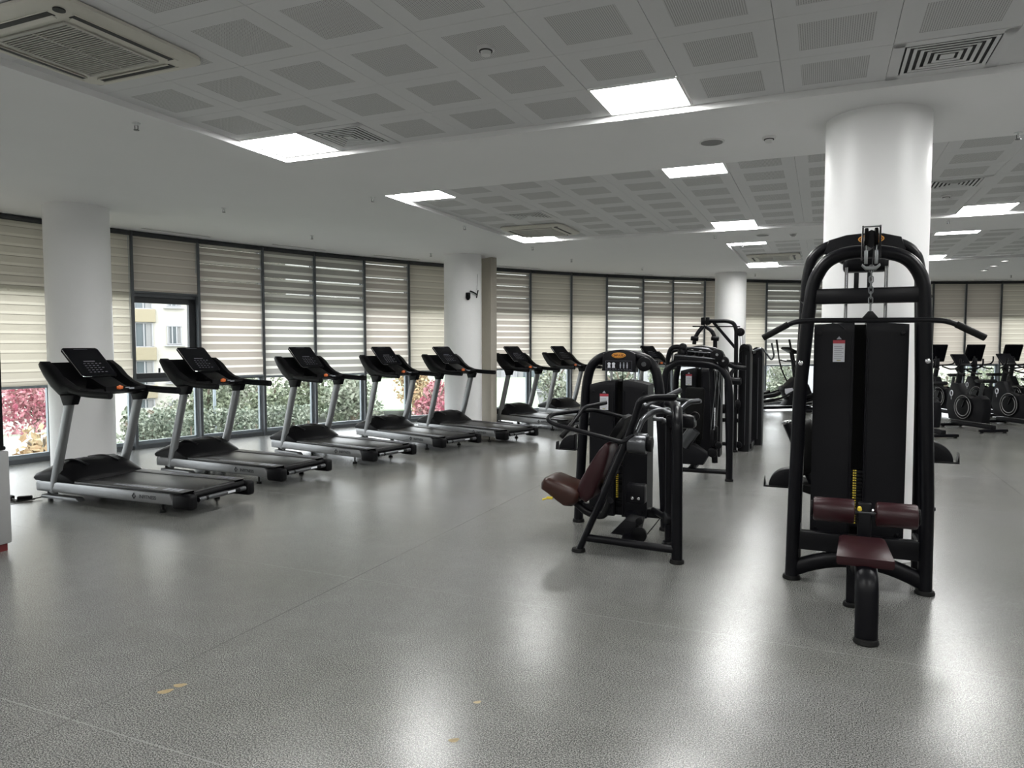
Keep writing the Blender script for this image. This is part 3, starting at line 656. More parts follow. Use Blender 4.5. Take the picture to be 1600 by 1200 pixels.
TM = [(-4.72, 7.721, -.385, 'nearest treadmill, farthest left, before the left column'),
      (-4.218, 9.268, -.473, 'second treadmill from the left, below the raised brown blind'),
      (-3.271, 10.818, -.602, 'third treadmill from the left'),
      (-2.303, 12.232, -.720, 'fourth treadmill from the left'),
      (-1.38, 13.10, -.720, 'fifth treadmill from the left, its console just left of the camera column'),
      (-0.104, 14.77, -.830, 'sixth treadmill from the left, just right of the camera column'),
      (0.93, 16.22, -.860, 'seventh treadmill, left of the short weight machine head'),
      (3.28, 17.95, -1.10, 'farthest treadmill, only its console peeking out right of the orange logo')]
for k, (x, y, a, lab) in enumerate(TM):
    o = tm if k == 0 else copy_tree(tm); o.location = (x, y, 0); o.rotation_euler = (0, 0, a); tag(o, lab, 'treadmill', 'treadmills along the window wall')
t = empty('power_cord', (-4.95, 7.27, 0)); mb = MB()
mb.tube([(0.05, .05, .012), (-.10, -.02, .012), (-.16, .04, .014), (-.22, .10, .012)], .006, 8, .05); mb.tube([(.08, .12, .02), (0, .0, .012), (-.10, -.10, .011), (-.19, -.08, .012), (-.16, .0, .012), (-.08, -.02, .02)], .006, 8, .06); mb.build('cable', RUBBER, t)
mb = MB(); mb.box((-.24, .12, .020), (.09, .035, .035), .008, rot=(0, 0, 2.5)); mb.box((-.06, .06, .026), (.13, .05, .035), .008, rot=(0, 0, .3)); mb.build('plug', BLACK2, t)
tag(t, 'black power cord and plug on the floor before the nearest treadmill', 'power cord')

# ------------------------------------------------------------------ strength machines: shared tower
def weight_numbers(r, x, y, z0, z1, n):
    mb = MB()
    for k in range(n):
        z = z0 + (z1 - z0) * k / (n - 1); mb.box((x - .006, y, z), (.009, .002, (z1 - z0) / n * .55)); mb.box((x + .006, y, z), (.008, .002, (z1 - z0) / n * .5))
    mb.build('weight_numbers', YELLOW, r, smooth=0)
def sticker(r, x, y, z, wd, h):
    mb = MB(); mb.box((x, y, z), (wd, .002, h)); o = mb.build('warning_sticker', STWHITE, r, smooth=0)
    mb = MB(); mb.box((x, y - .0012, z + h / 2 + .009), (wd * 1.02, .002, .022)); mb.build('red_header', STRED, o, smooth=0)
    mb = MB()
    for k in range(7): mb.box((x + (.0 if k % 2 else -.006), y - .0013, z + h / 2 - .022 - k * h * .108), (wd * (.78 if k % 2 else .66), .001, h * .035))
    mb.build('small_print', STGREY, o, smooth=0)
    mb = MB(); mb.box((x, y - .0013, z - h / 2 + .010), (wd * .35, .001, .007)); mb.build('print_strip', STYEL, o, smooth=0)
    mb = MB(); mb.prism([(x - .016, z + h / 2 + .026), (x + .016, z + h / 2 + .026), (x, z + h / 2 + .046)], 'y', y - .001, y); mb.build('warning_triangle', PRINT, o, smooth=0)
def foot(mb, x, y, r=.05): mb.cyl((x, y, 0), (x, y, .028), r, r * .92, seg=18, bev=.006)
def side_flange(r, x, y, z, s):
    # half-dome plate with an upturned lip
    pts = [(0, -.045), (s * .14, -.045)]; 
    pts = [(0, -.04)] + [(s * (.145 * cos(R(a))), -.04 + .135 * sin(R(a))) for a in range(0, 91, 10)]
    mb = MB(); mb.prism([(x + p[0], z + p[1]) for p in pts], 'y', y - .05, y + .05, 0.012); o = mb.build('side_flange', SHROUD, r)
    mb = MB(); mb.box((x + s * .085, y, z - .045), (.19, .09, .012), .004); mb.prism([(x + s * .165, z - .05), (x + s * .180, z - .05), (x + s * .176, z + .02)], 'y', y - .04, y + .04); mb.build('upturned_lip', BLACK, o)
def head_badge(r, x, y, z, k=1.0):
    # oval orange badge with a dark wordmark bar
    n = 28; outl = [(x + .062 * k * cos(2 * pi * i / n), z + .024 * k * sin(2 * pi * i / n)) for i in range(n)]
    mb = MB(); mb.prism(outl, 'y', y - .004, y, .001); o = mb.build('oval_badge', LOGO, r)
    mb = MB(); mb.torus((x, y - .004, z), .054 * k, .0035, 'y', 28, 6, (1.0, .33)); mb.build('badge_ring', LOGOD, o)
    text_mesh('IMPULSE', .022 * k, LOGOD, 'badge_lettering', o, Mfront(x, y - .0055, z) , bold=.0008)
def exercise_chart(r, x, y, z):
    mb = MB(); 
    for sx in (-1, 1): mb.box((x + sx * .115, y, z), (.0015, .001, .085))
    for sz in (-1, 1): mb.box((x, y, z + sz * .042), (.23, .001, .0015))
    mb.box((x - .07, y, z - .022), (.10, .001, .002)); o = mb.build('chart_outline', DPRINT, r, smooth=0)
    mb = MB()
    for cx in (-.085, -.045):   # two torsos
        mb.prism([(x + cx - .013, z - .018), (x + cx + .013, z - .018), (x + cx + .010, z + .008), (x + cx + .016, z + .018), (x + cx + .006, z + .028), (x + cx - .006, z + .028), (x + cx - .016, z + .018), (x + cx - .010, z + .008)], 'y', y - .002, y)
    mb.build('torso_figures', STWHITE, o, smooth=0)
    mb = MB()
    for cx in (.015, .045, .075):
        mb.prism([(x + cx - .004, z - .022), (x + cx + .004, z - .022), (x + cx + .006, z + .012), (x + cx, z + .018), (x + cx - .006, z + .012)], 'y', y - .002, y); mb.cyl((x + cx, y - .002, z + .024), (x + cx, y, z + .024), .005, seg=10)
    mb.build('standing_figures', PRINT, o, smooth=0)
    mb = MB()
    for k in range(9): mb.box((x - .10 + k * .025, y, z - .032), (.017, .001, .003))
    mb.build('chart_text', DPRINT, o, smooth=0)
def shroud(r, y, x0, x1, zb, zt, slot, name='weight_shroud', crown=.05, sl=.034):
    # two curved covers left and right of a dark slot that shows the weight stack
    xc = (x0 + x1) / 2 + slot
    for (a, b, s) in ((x0, xc - sl, -1), (xc + sl, x1, 1)):
        rings = []
        zs = [zb, zb + .02, zt - .06, zt - .02, zt]
        for z in zs:
            rg = []; n = 8
            for k in range(n + 1):
                t = k / n; x = a + (b - a) * t; q = abs(x - xc) / (abs(x0 - xc)); yy = y + .03 * q * q
                zz = z + (crown * (1 - q * q) - crown if z > zb + .1 else 0)
                rg.append((x, yy + (.012 if z == zt else 0), zz))
            for k in range(n, -1, -1):
                x, yy, zz = rg[k]; rg.append((x, y + .26, zz))
            rings.append(rg)
        mb = MB(); mb.loft(rings); o = mb.build(name, SHROUD, r, smooth=50)
        if s == -1: first_ = o
        xb = x0 + .035 if s == -1 else x1 - .035
        b2 = MB()
        for z in (zt - crown - .06, zb + .05): b2.cyl((xb, y + .012, z), (xb, y + .03, z), .014, seg=14, bev=.003)
        b2.build('cover_bolt', BLACK, o)
        b3 = MB(); b3.tube([(xc + s * (sl + .012), y - .001, zb + .02), (xc + s * (sl + .012), y - .001, zt - .09)], (.004, .006), 8); b3.build('edge_bead', BLACK, o)
    mb = MB(); mb.box((xc, y + .12, (zb + zt) / 2 - .006), (2 * sl + .02, .04, zt - zb - .012)); mb.build('slot_back', BLACKM, r)
    return xc, first_
def stack(r, xc, y, z0, n, dz=.026, w_=.30):
    mb = MB()
    for k in range(n): mb.box((xc, y, z0 + dz * (k + .5)), (w_, .12, dz * .86), .002)
    mb.build('weight_stack', BLACK, r)
def rods(r, xs, y, z0, z1, rad=.011):
    for x in xs:
        mb = MB(); mb.cyl((x, y, z0), (x, y, z1), rad, seg=12); mb.build('guide_rod', CHROME, r)

# ------------------------------------------------------------------ lat pulldown machine (tall, at right)
def M_at(name, u, v, label, cat, rz=0.0): return empty(name, W(u, v), -AZ + rz, label=label, cat=cat)
m1 = M_at('lat_pulldown_machine', .235, 5.215, 'tall black lat pulldown machine with maroon thigh rollers, before the thick white column', 'exercise machine')
mb = MB(); mb.tube([(-.395, 0, 0.01), (-.385, 0, .6), (-.366, 0, 1.30), (-.325, 0, 1.80), (-.298, 0, 2.02), (-.225, 0, 2.150), (-.10, 0, 2.198), (.10, 0, 2.198), (.255, 0, 2.150), (.338, 0, 2.02), (.352, 0, 1.78), (.372, 0, 1.30), (.398, 0, .6), (.402, 0, .01)], (.043, .050), 18, .10, up=(1, 0, 0)); mb.build('front_arch', BLACK, m1, smooth=60)
mb = MB(); mb.tube([(-.385, .36, 0.01), (-.375, .36, 1.3), (-.345, .36, 2.08), (-.315, .36, 2.22), (-.22, .36, 2.29), (0.01, .36, 2.315), (.23, .36, 2.29), (.33, .36, 2.22), (.362, .36, 2.08), (.385, .36, 1.3), (.395, .36, .01)], (.038, .045), 16, .10, up=(1, 0, 0)); mb.build('rear_arch', BLACK, m1, smooth=60)
for x in (-.395, .402):
    mb = MB(); foot(mb, x, 0, .060); mb.build('foot_cap', RUBBER, m1)
for x in (-.385, .395):
    mb = MB(); foot(mb, x, .36, .055); mb.build('foot_cap', RUBBER, m1)
mb = MB(); mb.box((.018, 0, 1.915), (.64, .07, .10), .012); mb.build('upper_crossbeam', BLACK, m1)
mb = MB(); mb.box((.005, .01, .275), (.78, .06, .13), .012); mb.build('lower_crossbeam', BLACK, m1)
ar = []; n = 12
for k in range(n + 1):
    t = -1 + 2 * k / n; ar.append((.005 + .385 * t, 0, .175 - .10 * t * t))
mb = MB(); mb.tube(ar, (.055, .035), 12, 0, up=(0, 0, 1)); mb.build('arched_base_beam', BLACK, m1, smooth=60)
for sx, x in ((-1, -.36), (1, .375)):
    for z in (.30, 1.40, 1.90):
        mb = MB(); mb.tube([(x, 0, z), (x, .36, z)], .018, 10); mb.build('side_tie', BLACK, m1)
for x in (-.365, .372):
    mb = MB(); mb.cyl((x, -.050, 1.475 + (x > 0) * .02), (x, -.064, 1.475 + (x > 0) * .02), .016, seg=16, bev=.004); mb.build('chrome_bolt', CHROME, m1)
xc, sh1 = shroud(m1, .10, -.288, .284, .285, 1.745, -.002, crown=.012, sl=.036)
sticker(m1, -.133, .088, 1.545, .072, .125)
weight_numbers(m1, xc - .013, .095, .40, .755, 22)
stack(m1, xc, .20, .36, 15)
rods(m1, (-.095, .145), .20, .40, 2.12)
mb = MB(); mb.tube([(-.10, .06, 1.70), (-.14, .07, 1.735), (-.18, .09, 1.74)], .004, 6); mb.build('cable_tail', BLACK, m1)
mb = MB(); mb.box((.025, .33, 2.145), (.28, .12, .10), .03, seg=3); mb.build('head_block', SHROUD, m1)
mb = MB(); mb.prism([(-.24, 2.24), (-.21, 2.325), (-.10, 2.355), (.01, 2.362), (.13, 2.355), (.24, 2.325), (.27, 2.24), (.15, 2.16), (-.12, 2.16)], 'y', .31, .40, .015); mb.build('head_panel', SHROUD, m1)
head_badge(m1, .055, .308, 2.318, 1.30)
# lat bar boom and pulley
mb = MB(); mb.tube([(.012, .34, 2.20), (.010, 0, 2.25), (.006, -.45, 2.20), (.004, -.68, 2.19)], (.05, .028), 12, .15, up=(0, 0, 1)); mb.build('pulley_boom', BLACK, m1)
for s in (-1, 1):
    mb = MB(); mb.prism([(-.73, 2.075), (-.70, 2.262), (-.645, 2.262), (-.62, 2.075)], 'x', .004 + s * .044 - .004, .004 + s * .044 + .004, .001); mb.build('pulley_plate', BLACK, m1)
    mb = MB(); mb.cyl((.004 + s * .025 - .009, -.675, 2.20), (.004 + s * .025 + .009, -.675, 2.20), .052, seg=28, bev=.004); mb.build('pulley_wheel', BLACKM, m1)
    mb = MB(); mb.box((.004 + s * .026, -.715, 2.085), (.018, .012, .075), .002); mb.build('cable_clamp', STEEL, m1)
mb = MB(); mb.cyl((-.044, -.70, 2.255), (.052, -.70, 2.255), .004, seg=8); mb.build('axle_bolt', STEEL, m1)
mb = MB()
for s in (-1, 1): mb.cyl((.004 + s * .026, -.712, 2.05), (.004 + s * .026, -.712, 2.15), .004, seg=8)
mb.prism([(-.040, 2.050), (-.044, 2.036), (-.022, 2.012), (.030, 2.012), (.052, 2.036), (.048, 2.050), (.030, 2.034), (-.022, 2.034)], 'y', -.722, -.702, .004); mb.build('cable_yoke', STEEL, m1)
mb = MB(); mb.cyl((.02, -.66, 2.15), (.05, .19, 1.98), .003, seg=6); mb.build('steel_cable', DCHROME, m1)
for x in (-.035, .045):
    mb = MB(); mb.box((x, .17, 2.02), (.030, .02, .12), .004); mb.build('pulley_bracket', BLACK, m1)
# seat assembly
mb = MB(); mb.tube([(.004, -.40, .20), (.006, -.60, .35), (.010, -.82, .385), (.013, -.955, .34), (.014, -.985, .20), (.014, -.99, .012)], (.058, .034), 20, .10, up=(1, 0, 0)); mb.build('seat_frame_tube', BLACK, m1, smooth=60)
mb = MB(); foot(mb, .014, -.99, .066); mb.build('foot_cap', RUBBER, m1)
mb = MB(); mb.box((-.045, -.42, .23), (.05, .05, .42), .01); mb.build('rear_seat_post', BLACK, m1)
mb = MB(); foot(mb, -.045, -.42, .042); mb.build('foot_cap', RUBBER, m1)
mb = MB(); mb.box((0, -.22, .22), (.06, .44, .07), .01); mb.build('base_spine', BLACK, m1)
mb = MB(); mb.loft([[(-.112, -.58, .425), (.118, -.58, .425), (.140, -.90, .385), (-.130, -.90, .385)], [(-.118, -.575, .440), (.124, -.575, .440), (.148, -.91, .400), (-.138, -.91, .400)], [(-.118, -.575, .465), (.124, -.575, .465), (.148, -.91, .435), (-.138, -.91, .435)], [(-.100, -.59, .478), (.106, -.59, .478), (.130, -.89, .450), (-.120, -.89, .450)]])
mb.build('seat', MAROON, m1, smooth=50)
mb = MB(); mb.box((.02, -.44, .44), (.075, .045, .42), .008); mb.build('roller_post', BLACK, m1)
mb = MB(); mb.cyl((-.25, -.45, .592), (.28, -.45, .592), .014, seg=12); mb.build('roller_axle', DCHROME, m1)
for (a, b, z) in ((-.265, -.035, .592), (.080, .300, .588)):
    mb = MB(); mb.cyl((a, -.45, z), (b, -.45, z), .073, seg=28, bev=.012); o = mb.build('thigh_roller', MAROON, m1)
    e = a if a < 0 else b; s = -1 if a < 0 else 1
    k_ = MB(); k_.cyl((e, -.45, z), (e + s * .012, -.45, z), .050, seg=24, bev=.003); k_.build('roller_end_cap', BLACK2, o)
mb = MB(); mb.cyl((-.010, -.475, .62), (-.010, -.51, .62), .013, seg=12, bev=.003); mb.build('adjuster_knob', YELLOW, m1)
mb = MB(); mb.cyl((.09, -.47, .60), (.06, -.50, .62), .008, seg=10); mb.build('adjuster_pin', CHROME, m1)
side_flange(m1, -.43, .36, .610, -1); side_flange(m1, .44, .36, .855, 1)
mb = MB(); mb.cyl((.42, .02, .55), (.45, .02, .55), .012, seg=10); mb.build('side_pin', BLACK, m1)
# bar on its chain
lb = M_at('lat_bar', .235 + .006, 5.215 - .712, 'wide bent lat bar hanging by a chain from the tall machine', 'pull bar'); 
mb = MB(); mb.tube([(-.560, 0, 1.640), (-.40, 0, 1.730), (-.30, 0, 1.737), (.30, 0, 1.732), (.385, 0, 1.724), (.548, 0, 1.636)], .0145, 14, .04); mb.build('bar', BLACK, lb)
for s, (a, b) in ((-1, ((-.565, 0, 1.637), (-.425, 0, 1.717))), (1, ((.553, 0, 1.633), (.415, 0, 1.709)))):
    mb = MB(); mb.cyl(a, b, .0185, seg=16, bev=.004); mb.build('grip', RUBBER, lb)
mb = MB(); mb.prism([(-.045, 1.742), (.047, 1.742), (.012, 1.785), (-.010, 1.785)], 'y', -.012, .012, .003); mb.build('hanger_plate', BLACK, lb)
mb = MB(); mb.cyl((.001, 0, 1.775), (.001, 0, 1.83), .0055, seg=10); z = 1.845
for k in range(7):
    h = .030; p = [(0, -h / 2 * .5), (0, 0)]
    c = Vector((.001, 0, z)); pts = []
    for j in range(17):
        t = 2 * pi * j / 16; a = .0105 * cos(t); b = (.012 * sin(t) + (.008 if sin(t) > 0 else -.008)); pts.append(c + (Vector((a, 0, b)) if k % 2 == 0 else Vector((0, a, b))))
    mb.tube(pts, .0032, 6, 0, up=(0, 1, 0) if k % 2 == 0 else (1, 0, 0), caps=False); z += .029
mb.build('chain', STEEL, lb)
mb = MB(); mb.torus((.001, 0, 2.030), .011, .004, 'y', 16, 8); mb.build('shackle', STEEL, lb)

# ------------------------------------------------------------------ vertical press machine (short tower)
m2 = M_at('chest_press_machine', -1.6, 6.15, 'short black weight machine with orange oval badge, brown seat and grey pivot drum', 'exercise machine')
def short_arch(r, hw=.392, top=1.515, name='tower_arch'):
    mb = MB(); k = top / 1.515
    mb.tube([(-hw, 0, .01), (-hw + .015, 0, .40 * k), (-hw + .040, 0, .85 * k), (-hw + .068, 0, 1.25 * k), (-hw + .105, 0, 1.405 * k), (-hw + .19, 0, 1.485 * k), (-.05, 0, 1.512 * k), (.05, 0, 1.512 * k), (hw - .19, 0, 1.485 * k), (hw - .105, 0, 1.405 * k), (hw - .068, 0, 1.25 * k), (hw - .040, 0, .85 * k), (hw - .015, 0, .40 * k), (hw, 0, .01)], (.042, .046), 16, .09, up=(1, 0, 0)); mb.build(name, BLACK, r, smooth=60)
    for x in (-hw, hw):
        mb = MB(); foot(mb, x, 0, .055); mb.build('foot_cap', RUBBER, r)
    mb = MB(); mb.box((0, 0, .14), (2 * hw - .02, .06, .08), .01); mb.build('base_beam', BLACK, r)
short_arch(m2)
mb = MB(); mb.prism([(-.165, 1.37), (-.155, 1.52), (-.09, 1.545), (0, 1.555), (.08, 1.545), (.135, 1.52), (.135, 1.36)], 'y', -.075, .04, .012); mb.build('head_panel', SHROUD, m2)
mb = MB(); mb.box((.03, .03, 1.44), (.56, .04, .05), .008); mb.build('head_crossbar', BLACK, m2)
head_badge(m2, -.012, -.077, 1.505); exercise_chart(m2, -.012, -.0765, 1.415)
mb = MB(); mb.cyl((.205, -.07, 1.43), (.205, -.02, 1.43), .062, seg=28, bev=.008); o = mb.build('cable_wheel', BLACK2, m2); b = MB(); b.cyl((.205, -.075, 1.43), (.205, -.068, 1.43), .02, seg=16); b.build('wheel_hub', DCHROME, o)
xc, _ = shroud(m2, -.08, -.278, .240, .10, 1.290, .012, crown=.045, sl=.034)
sticker(m2, -.135, -.092, 1.09, .075, .12)
weight_numbers(m2, xc - .012, -.07, .27, .50, 14); stack(m2, xc, .04, .15, 15)
rods(m2, (-.105, .105), .03, .2, 1.40)
mb = MB(); mb.cyl((0, .02, .6), (0, .02, 1.40), .004, seg=6); mb.build('steel_cable', BLACKM, m2)
side_flange(m2, -.42, .0, .70, -1)
# workstation frame
mb = MB(); mb.tube([(-.095, -.9, .012), (.06, -.9, .37), (.255, -.9, .83), (.335, -.9, 1.05), (.372, -.9, 1.190), (.45, -.88, 1.205), (.58, -.70, 1.20)], (.036, .026), 14, .06, up=(0, 1, 0)); mb.build('seat_frame', BLACK, m2, smooth=60)
mb = MB(); mb.tube([(.655, -.9, .012), (.645, -.9, 1.04), (.62, -.78, 1.12), (.52, -.40, 1.13), (.42, -.05, 1.10)], (.040, .032), 14, .08, up=(1, 0, 0)); mb.build('front_post', BLACK, m2, smooth=60)
for x, y in ((-.10, -.9), (.655, -.9)):
    mb = MB(); foot(mb, x, y, .055); mb.build('foot_cap', RUBBER, m2)
mb = MB(); mb.tube([(-.055, -.9, .115), (.65, -.9, .095)], (.030, .025), 12); mb.build('front_base_bar', BLACK, m2)
mb = MB(); mb.tube([(.28, -.9, .10), (.20, -.45, .12), (.10, -.02, .14)], (.022, .05), 10, .1, up=(0, 0, 1)); mb.build('base_tie', BLACK, m2)
mb = MB(); mb.prism([(.10, .115), (.30, .105), (.33, .225), (.21, .235)], 'y', -.72, -.50, .01); mb.build('foot_rest', SHROUD, m2)
mb = MB(); mb.tube([(.30, -.72, .05), (.32, -.72, .24)], .012, 8); mb.cyl((.33, -.74, .13), (.33, -.70, .13), .062, seg=24, bev=.006); mb.cyl((.335, -.745, .24), (.335, -.70, .24), .028, seg=16, bev=.004); mb.build('low_pulley', BLACK2, m2)
mb = MB(); mb.cyl((.34, -.72, .07), (.42, -.05, .20), .004, seg=6); mb.build('low_cable', BLACKM, m2)
mb = MB(); mb.box((.27, -.56, .42), (.15, .10, .15), .012); mb.build('lever_box', BLACK, m2)
o = m2
for x in (.25, .30):
    mb = MB(); mb.cyl((x, -.612, .39), (x, -.622, .39), .013, seg=12, bev=.003); mb.build('lever_bolt', CHROME, m2)
# seat and back rest
def cushion(poly, y0, y1, name, m, r, bev=.022):
    n = len(poly); rings = []
    cx = sum(p[0] for p in poly) / n; cz = sum(p[1] for p in poly) / n
    for (y, f) in ((y0, .80), (y0 + .012, .93), (y0 + .035, 1.0), (y1 - .035, 1.0), (y1 - .012, .93), (y1, .80)):
        rings.append([(cx + (p[0] - cx) * f, y, cz + (p[1] - cz) * f) for p in poly])
    mb = MB(); mb.loft(rings); return mb.build(name, m, r, smooth=60)
cushion([(-.462, .440), (-.460, .490), (-.43, .528), (-.39, .532), (-.28, .498), (-.17, .458), (-.13, .425), (-.15, .37), (-.20, .315), (-.26, .312), (-.33, .355), (-.40, .405)], -.80, -.46, 'seat', BROWN, m2)
cushion([(-.165, .44), (-.135, .53), (-.06, .66), (.015, .775), (.065, .830), (.090, .825), (.105, .775), (.085, .68), (.04, .56), (-.03, .40), (-.09, .352), (-.14, .375)], -.78, -.48, 'backrest', MAROON, m2)
cushion([(.07, .86), (.15, .99), (.20, 1.05), (.235, 1.04), (.20, .95), (.13, .84)], -.74, -.52, 'head_pad', BLACK2, m2)
mb = MB(); mb.tube([(-.24, -.63, .34), (-.12, -.63, .24), (.02, -.63, .22), (.12, -.80, .40)], (.03, .026), 12, .08); mb.tube([(.0, -.63, .45), (.16, -.75, .62)], .02, 10); mb.build('seat_support', BLACK, m2)
mb = MB(); mb.box((-.375, -.80, .375), (.05, .02, .02), .005); mb.cyl((-.39, -.80, .372), (-.43, -.82, .36), .007, seg=8); mb.build('seat_release', YELLOW, m2)
mb = MB(); mb.tube([(.10, -.9, .48), (.17, -.78, .74), (.25, -.72, .92)], (.03, .022), 12, .08); mb.build('back_support', BLACK, m2)
# press arms
mb = MB(); mb.tube([(.33, -.92, .93), (.26, -.96, .875), (.20, -.96, .886), (-.28, -.96, .985), (-.345, -.95, 1.02), (-.33, -.88, 1.055), (-.23, -.62, 1.06), (-.12, -.42, 1.055), (.02, -.36, 1.02), (.14, -.34, .99)], .0175, 14, .045); mb.build('press_arm', BLACK, m2, smooth=60)
mb = MB(); mb.tube([(-.27, -.80, .88), (-.21, -.68, .99), (-.17, -.56, 1.09), (-.04, -.36, 1.115)], .0165, 12, .04); mb.build('grip_bar', BLACK, m2)
mb = MB(); mb.cyl((-.275, -.81, .87), (-.222, -.705, .965), .021, seg=14, bev=.004); mb.build('grip', RUBBER, m2)
mb = MB(); mb.cyl((.285, -.88, .868), (.425, -.88, .862), .078, seg=32, bev=.008); o = mb.build('pivot_drum', DCHROME, m2)
b = MB(); b.cyl((.425, -.88, .862), (.462, -.88, .861), .058, seg=24, bev=.006); b.build('drum_cap', BLACK2, o)
b = MB(); b.cyl((.262, -.88, .868), (.287, -.88, .868), .05, seg=24, bev=.006); b.build('drum_cap', BLACK2, o)
mb = MB(); mb.tube([(.335, -.86, .93), (.37, -.80, 1.04), (.43, -.70, 1.09), (.52, -.62, 1.095)], .022, 14, .05); mb.build('lever_arm', DCHROME, m2, smooth=60)
mb = MB(); mb.tube([(.326, -.65, 1.135), (.44, -.65, 1.110), (.55, -.65, 1.075), (.60, -.65, 1.085), (.67, -.58, 1.160), (.74, -.52, 1.165)], .020, 14, .04); mb.build('lever_arm', DCHROME, m2, smooth=60)
mb = MB(); mb.tube([(.355, -.68, 1.115), (.58, -.42, 1.24)], .021, 14); mb.build('lever_arm', DCHROME, m2)
mb = MB(); mb.tube([(.50, -.35, 1.165), (.62, -.45, 1.160), (.75, -.50, 1.162)], .016, 12, .03); mb.build('lever_arm', DCHROME, m2)
mb = MB(); mb.cyl((.46, -.52, 1.00), (.62, -.52, .985), .024, seg=16); mb.cyl((.40, -.60, 1.02), (.48, -.58, 1.02), .016, seg=12); mb.build('pivot_shaft', DCHROME, m2)
for (x, y, z, q) in ((.50, -.45, 1.03, .045), (.60, -.40, 1.02, .038), (.70, -.45, 1.04, .035)):
    mb = MB(); mb.cyl((x, y - .012, z), (x, y + .012, z), q, seg=20, bev=.004); mb.build('pulley_wheel', BLACK2, m2)
mb = MB(); mb.box((.60, -.48, 1.0), (.22, .14, .10), .02); mb.build('pulley_housing', BLACK, m2)
mb = MB(); mb.tube([(.50, -.42, .012), (.495, -.42, .98)], (.036, .030), 14); foot(mb, .50, -.42, .05); mb.build('rear_post', BLACK, m2)
mb = MB(); mb.tube([(.30, -.06, .18), (.50, -.42, .20)], .026, 12); mb.cyl((.47, -.44, .21), (.53, -.40, .21), .055, seg=20, bev=.006); mb.build('rear_tie', BLACK, m2)

# ------------------------------------------------------------------ pec fly machine behind it
m3 = M_at('pec_fly_machine', -1.36, 8.67, 'black machine with stacked pulleys and a red-headed sticker, right behind the short weight machine', 'exercise machine')
mb = MB(); mb.tube([(-.38, 0, .012), (-.378, 0, 1.05), (-.36, 0, 1.30), (-.22, 0, 1.40), (.09, 0, 1.385), (.27, 0, 1.335), (.36, 0, 1.22), (.39, 0, .98), (.392, 0, .012)], (.040, .044), 16, .10, up=(1, 0, 0)); mb.build('front_arch', BLACK, m3, smooth=60)
for x in (-.38, .392):
    mb = MB(); foot(mb, x, 0, .05); mb.build('foot_cap', RUBBER, m3)
mb = MB(); mb.tube([(-.38, 0, .10), (.39, 0, .105)], (.028, .024), 12); mb.build('base_bar', BLACK, m3)
mb = MB(); mb.tube([(-.05, 0, .11), (-.06, .75, .12)], (.03, .05), 10); mb.build('base_spine', BLACK, m3)
mb = MB(); mb.box((-.02, .05, 1.40), (.50, .16, .14), .02, rot=(0, .10, 0)); mb.build('cam_housing', BLACK, m3)
mb = MB()
for (x, z, q) in ((-.20, 1.50, .050), (-.10, 1.50, .042), (.0, 1.485, .046), (.10, 1.47, .040)): mb.cyl((x, -.02, z), (x + .05, .02, z), q, seg=20, bev=.004)
mb.build('cam_wheel', BLACK2, m3)
mb = MB(); mb.tube([(-.25, -.05, 1.47), (-.05, -.06, 1.455), (.22, -.05, 1.43)], .011, 8); mb.tube([(-.20, 0, 1.56), (.0, 0, 1.56), (.16, .0, 1.54), (.22, .0, 1.46)], .012, 8, .05); mb.tube([(-.1, -.04, 1.52), (.12, -.05, 1.50)], .009, 8); mb.build('cam_rods', DCHROME, m3)
mb = MB(); mb.cyl((.24, -.06, 1.47), (.24, .04, 1.47), .075, seg=24, bev=.01); mb.cyl((.31, -.05, 1.40), (.31, .03, 1.40), .062, seg=24, bev=.01); o = mb.build('pivot_wheel', BLACK2, m3)
b = MB(); b.cyl((.24, -.07, 1.48), (.24, -.06, 1.48), .016, seg=12); b.cyl((.31, -.06, 1.41), (.31, -.05, 1.41), .014, seg=12); b.build('hub_bolt', CHROME, o)
mb = MB(); mb.tube([(-.34, .05, .95), (-.345, .02, 1.45), (-.30, 0, 1.565), (-.20, 0, 1.575), (-.12, 0, 1.55)], (.030, .026), 12, .07); mb.cyl((-.16, -.03, 1.57), (-.16, .03, 1.57), .045, seg=20, bev=.01); mb.build('fly_arm', BLACK, m3)
mb = MB(); mb.tube([(-.39, .4, .9), (-.42, .35, 1.35), (-.36, .3, 1.52), (-.22, .25, 1.54)], (.028, .024), 12, .07); mb.build('fly_arm', BLACK, m3)
mb = MB(); mb.tube([(.30, -.02, 1.40), (.42, .10, 1.33), (.54, .16, 1.32)], (.026, .02), 10, .05); mb.build('fly_arm', BLACK, m3)
mb = MB(); mb.tube([(.22, .05, .20), (.20, .05, .70), (.17, .04, 1.30)], (.035, .035), 12, .05); mb.build('centre_post', BLACK, m3)
mb = MB(); mb.box((.20, -.02, .50), (.055, .05, .20), .01); mb.box((.245, -.03, .56), (.03, .05, .17), .01); mb.cyl((.27, -.05, .42), (.27, .01, .42), .040, seg=20, bev=.006); mb.cyl((.20, -.05, .33), (.20, .0, .33), .055, seg=20, bev=.008); mb.build('low_pulley', BLACK2, m3)
mb = MB(); mb.cyl((.245, -.03, .64), (.275, -.02, 1.34), .004, seg=6); mb.cyl((.18, -.03, .6), (.25, -.03, 1.34), .004, seg=6); mb.cyl((.30, -.03, .9), (.22, -.02, 1.34), .003, seg=6); mb.build('steel_cable', STEEL, m3)
mb = MB(); mb.tube([(.22, -.02, .52), (.22, -.02, .86)], .008, 8); mb.build('tension_rod', CHROME, m3)
mb = MB(); mb.box((-.02, .02, .78), (.22, .08, .62), .03, rot=(0, .03, 0), seg=3); mb.build('back_pad', BLACKM, m3)
mb = MB(); mb.tube([(-.14, -.06, .40), (-.03, -.06, .56), (.0, -.06, .60)], (.075, .07), 18, .05); mb.build('arm_roller', DCHROME, m3, smooth=60)
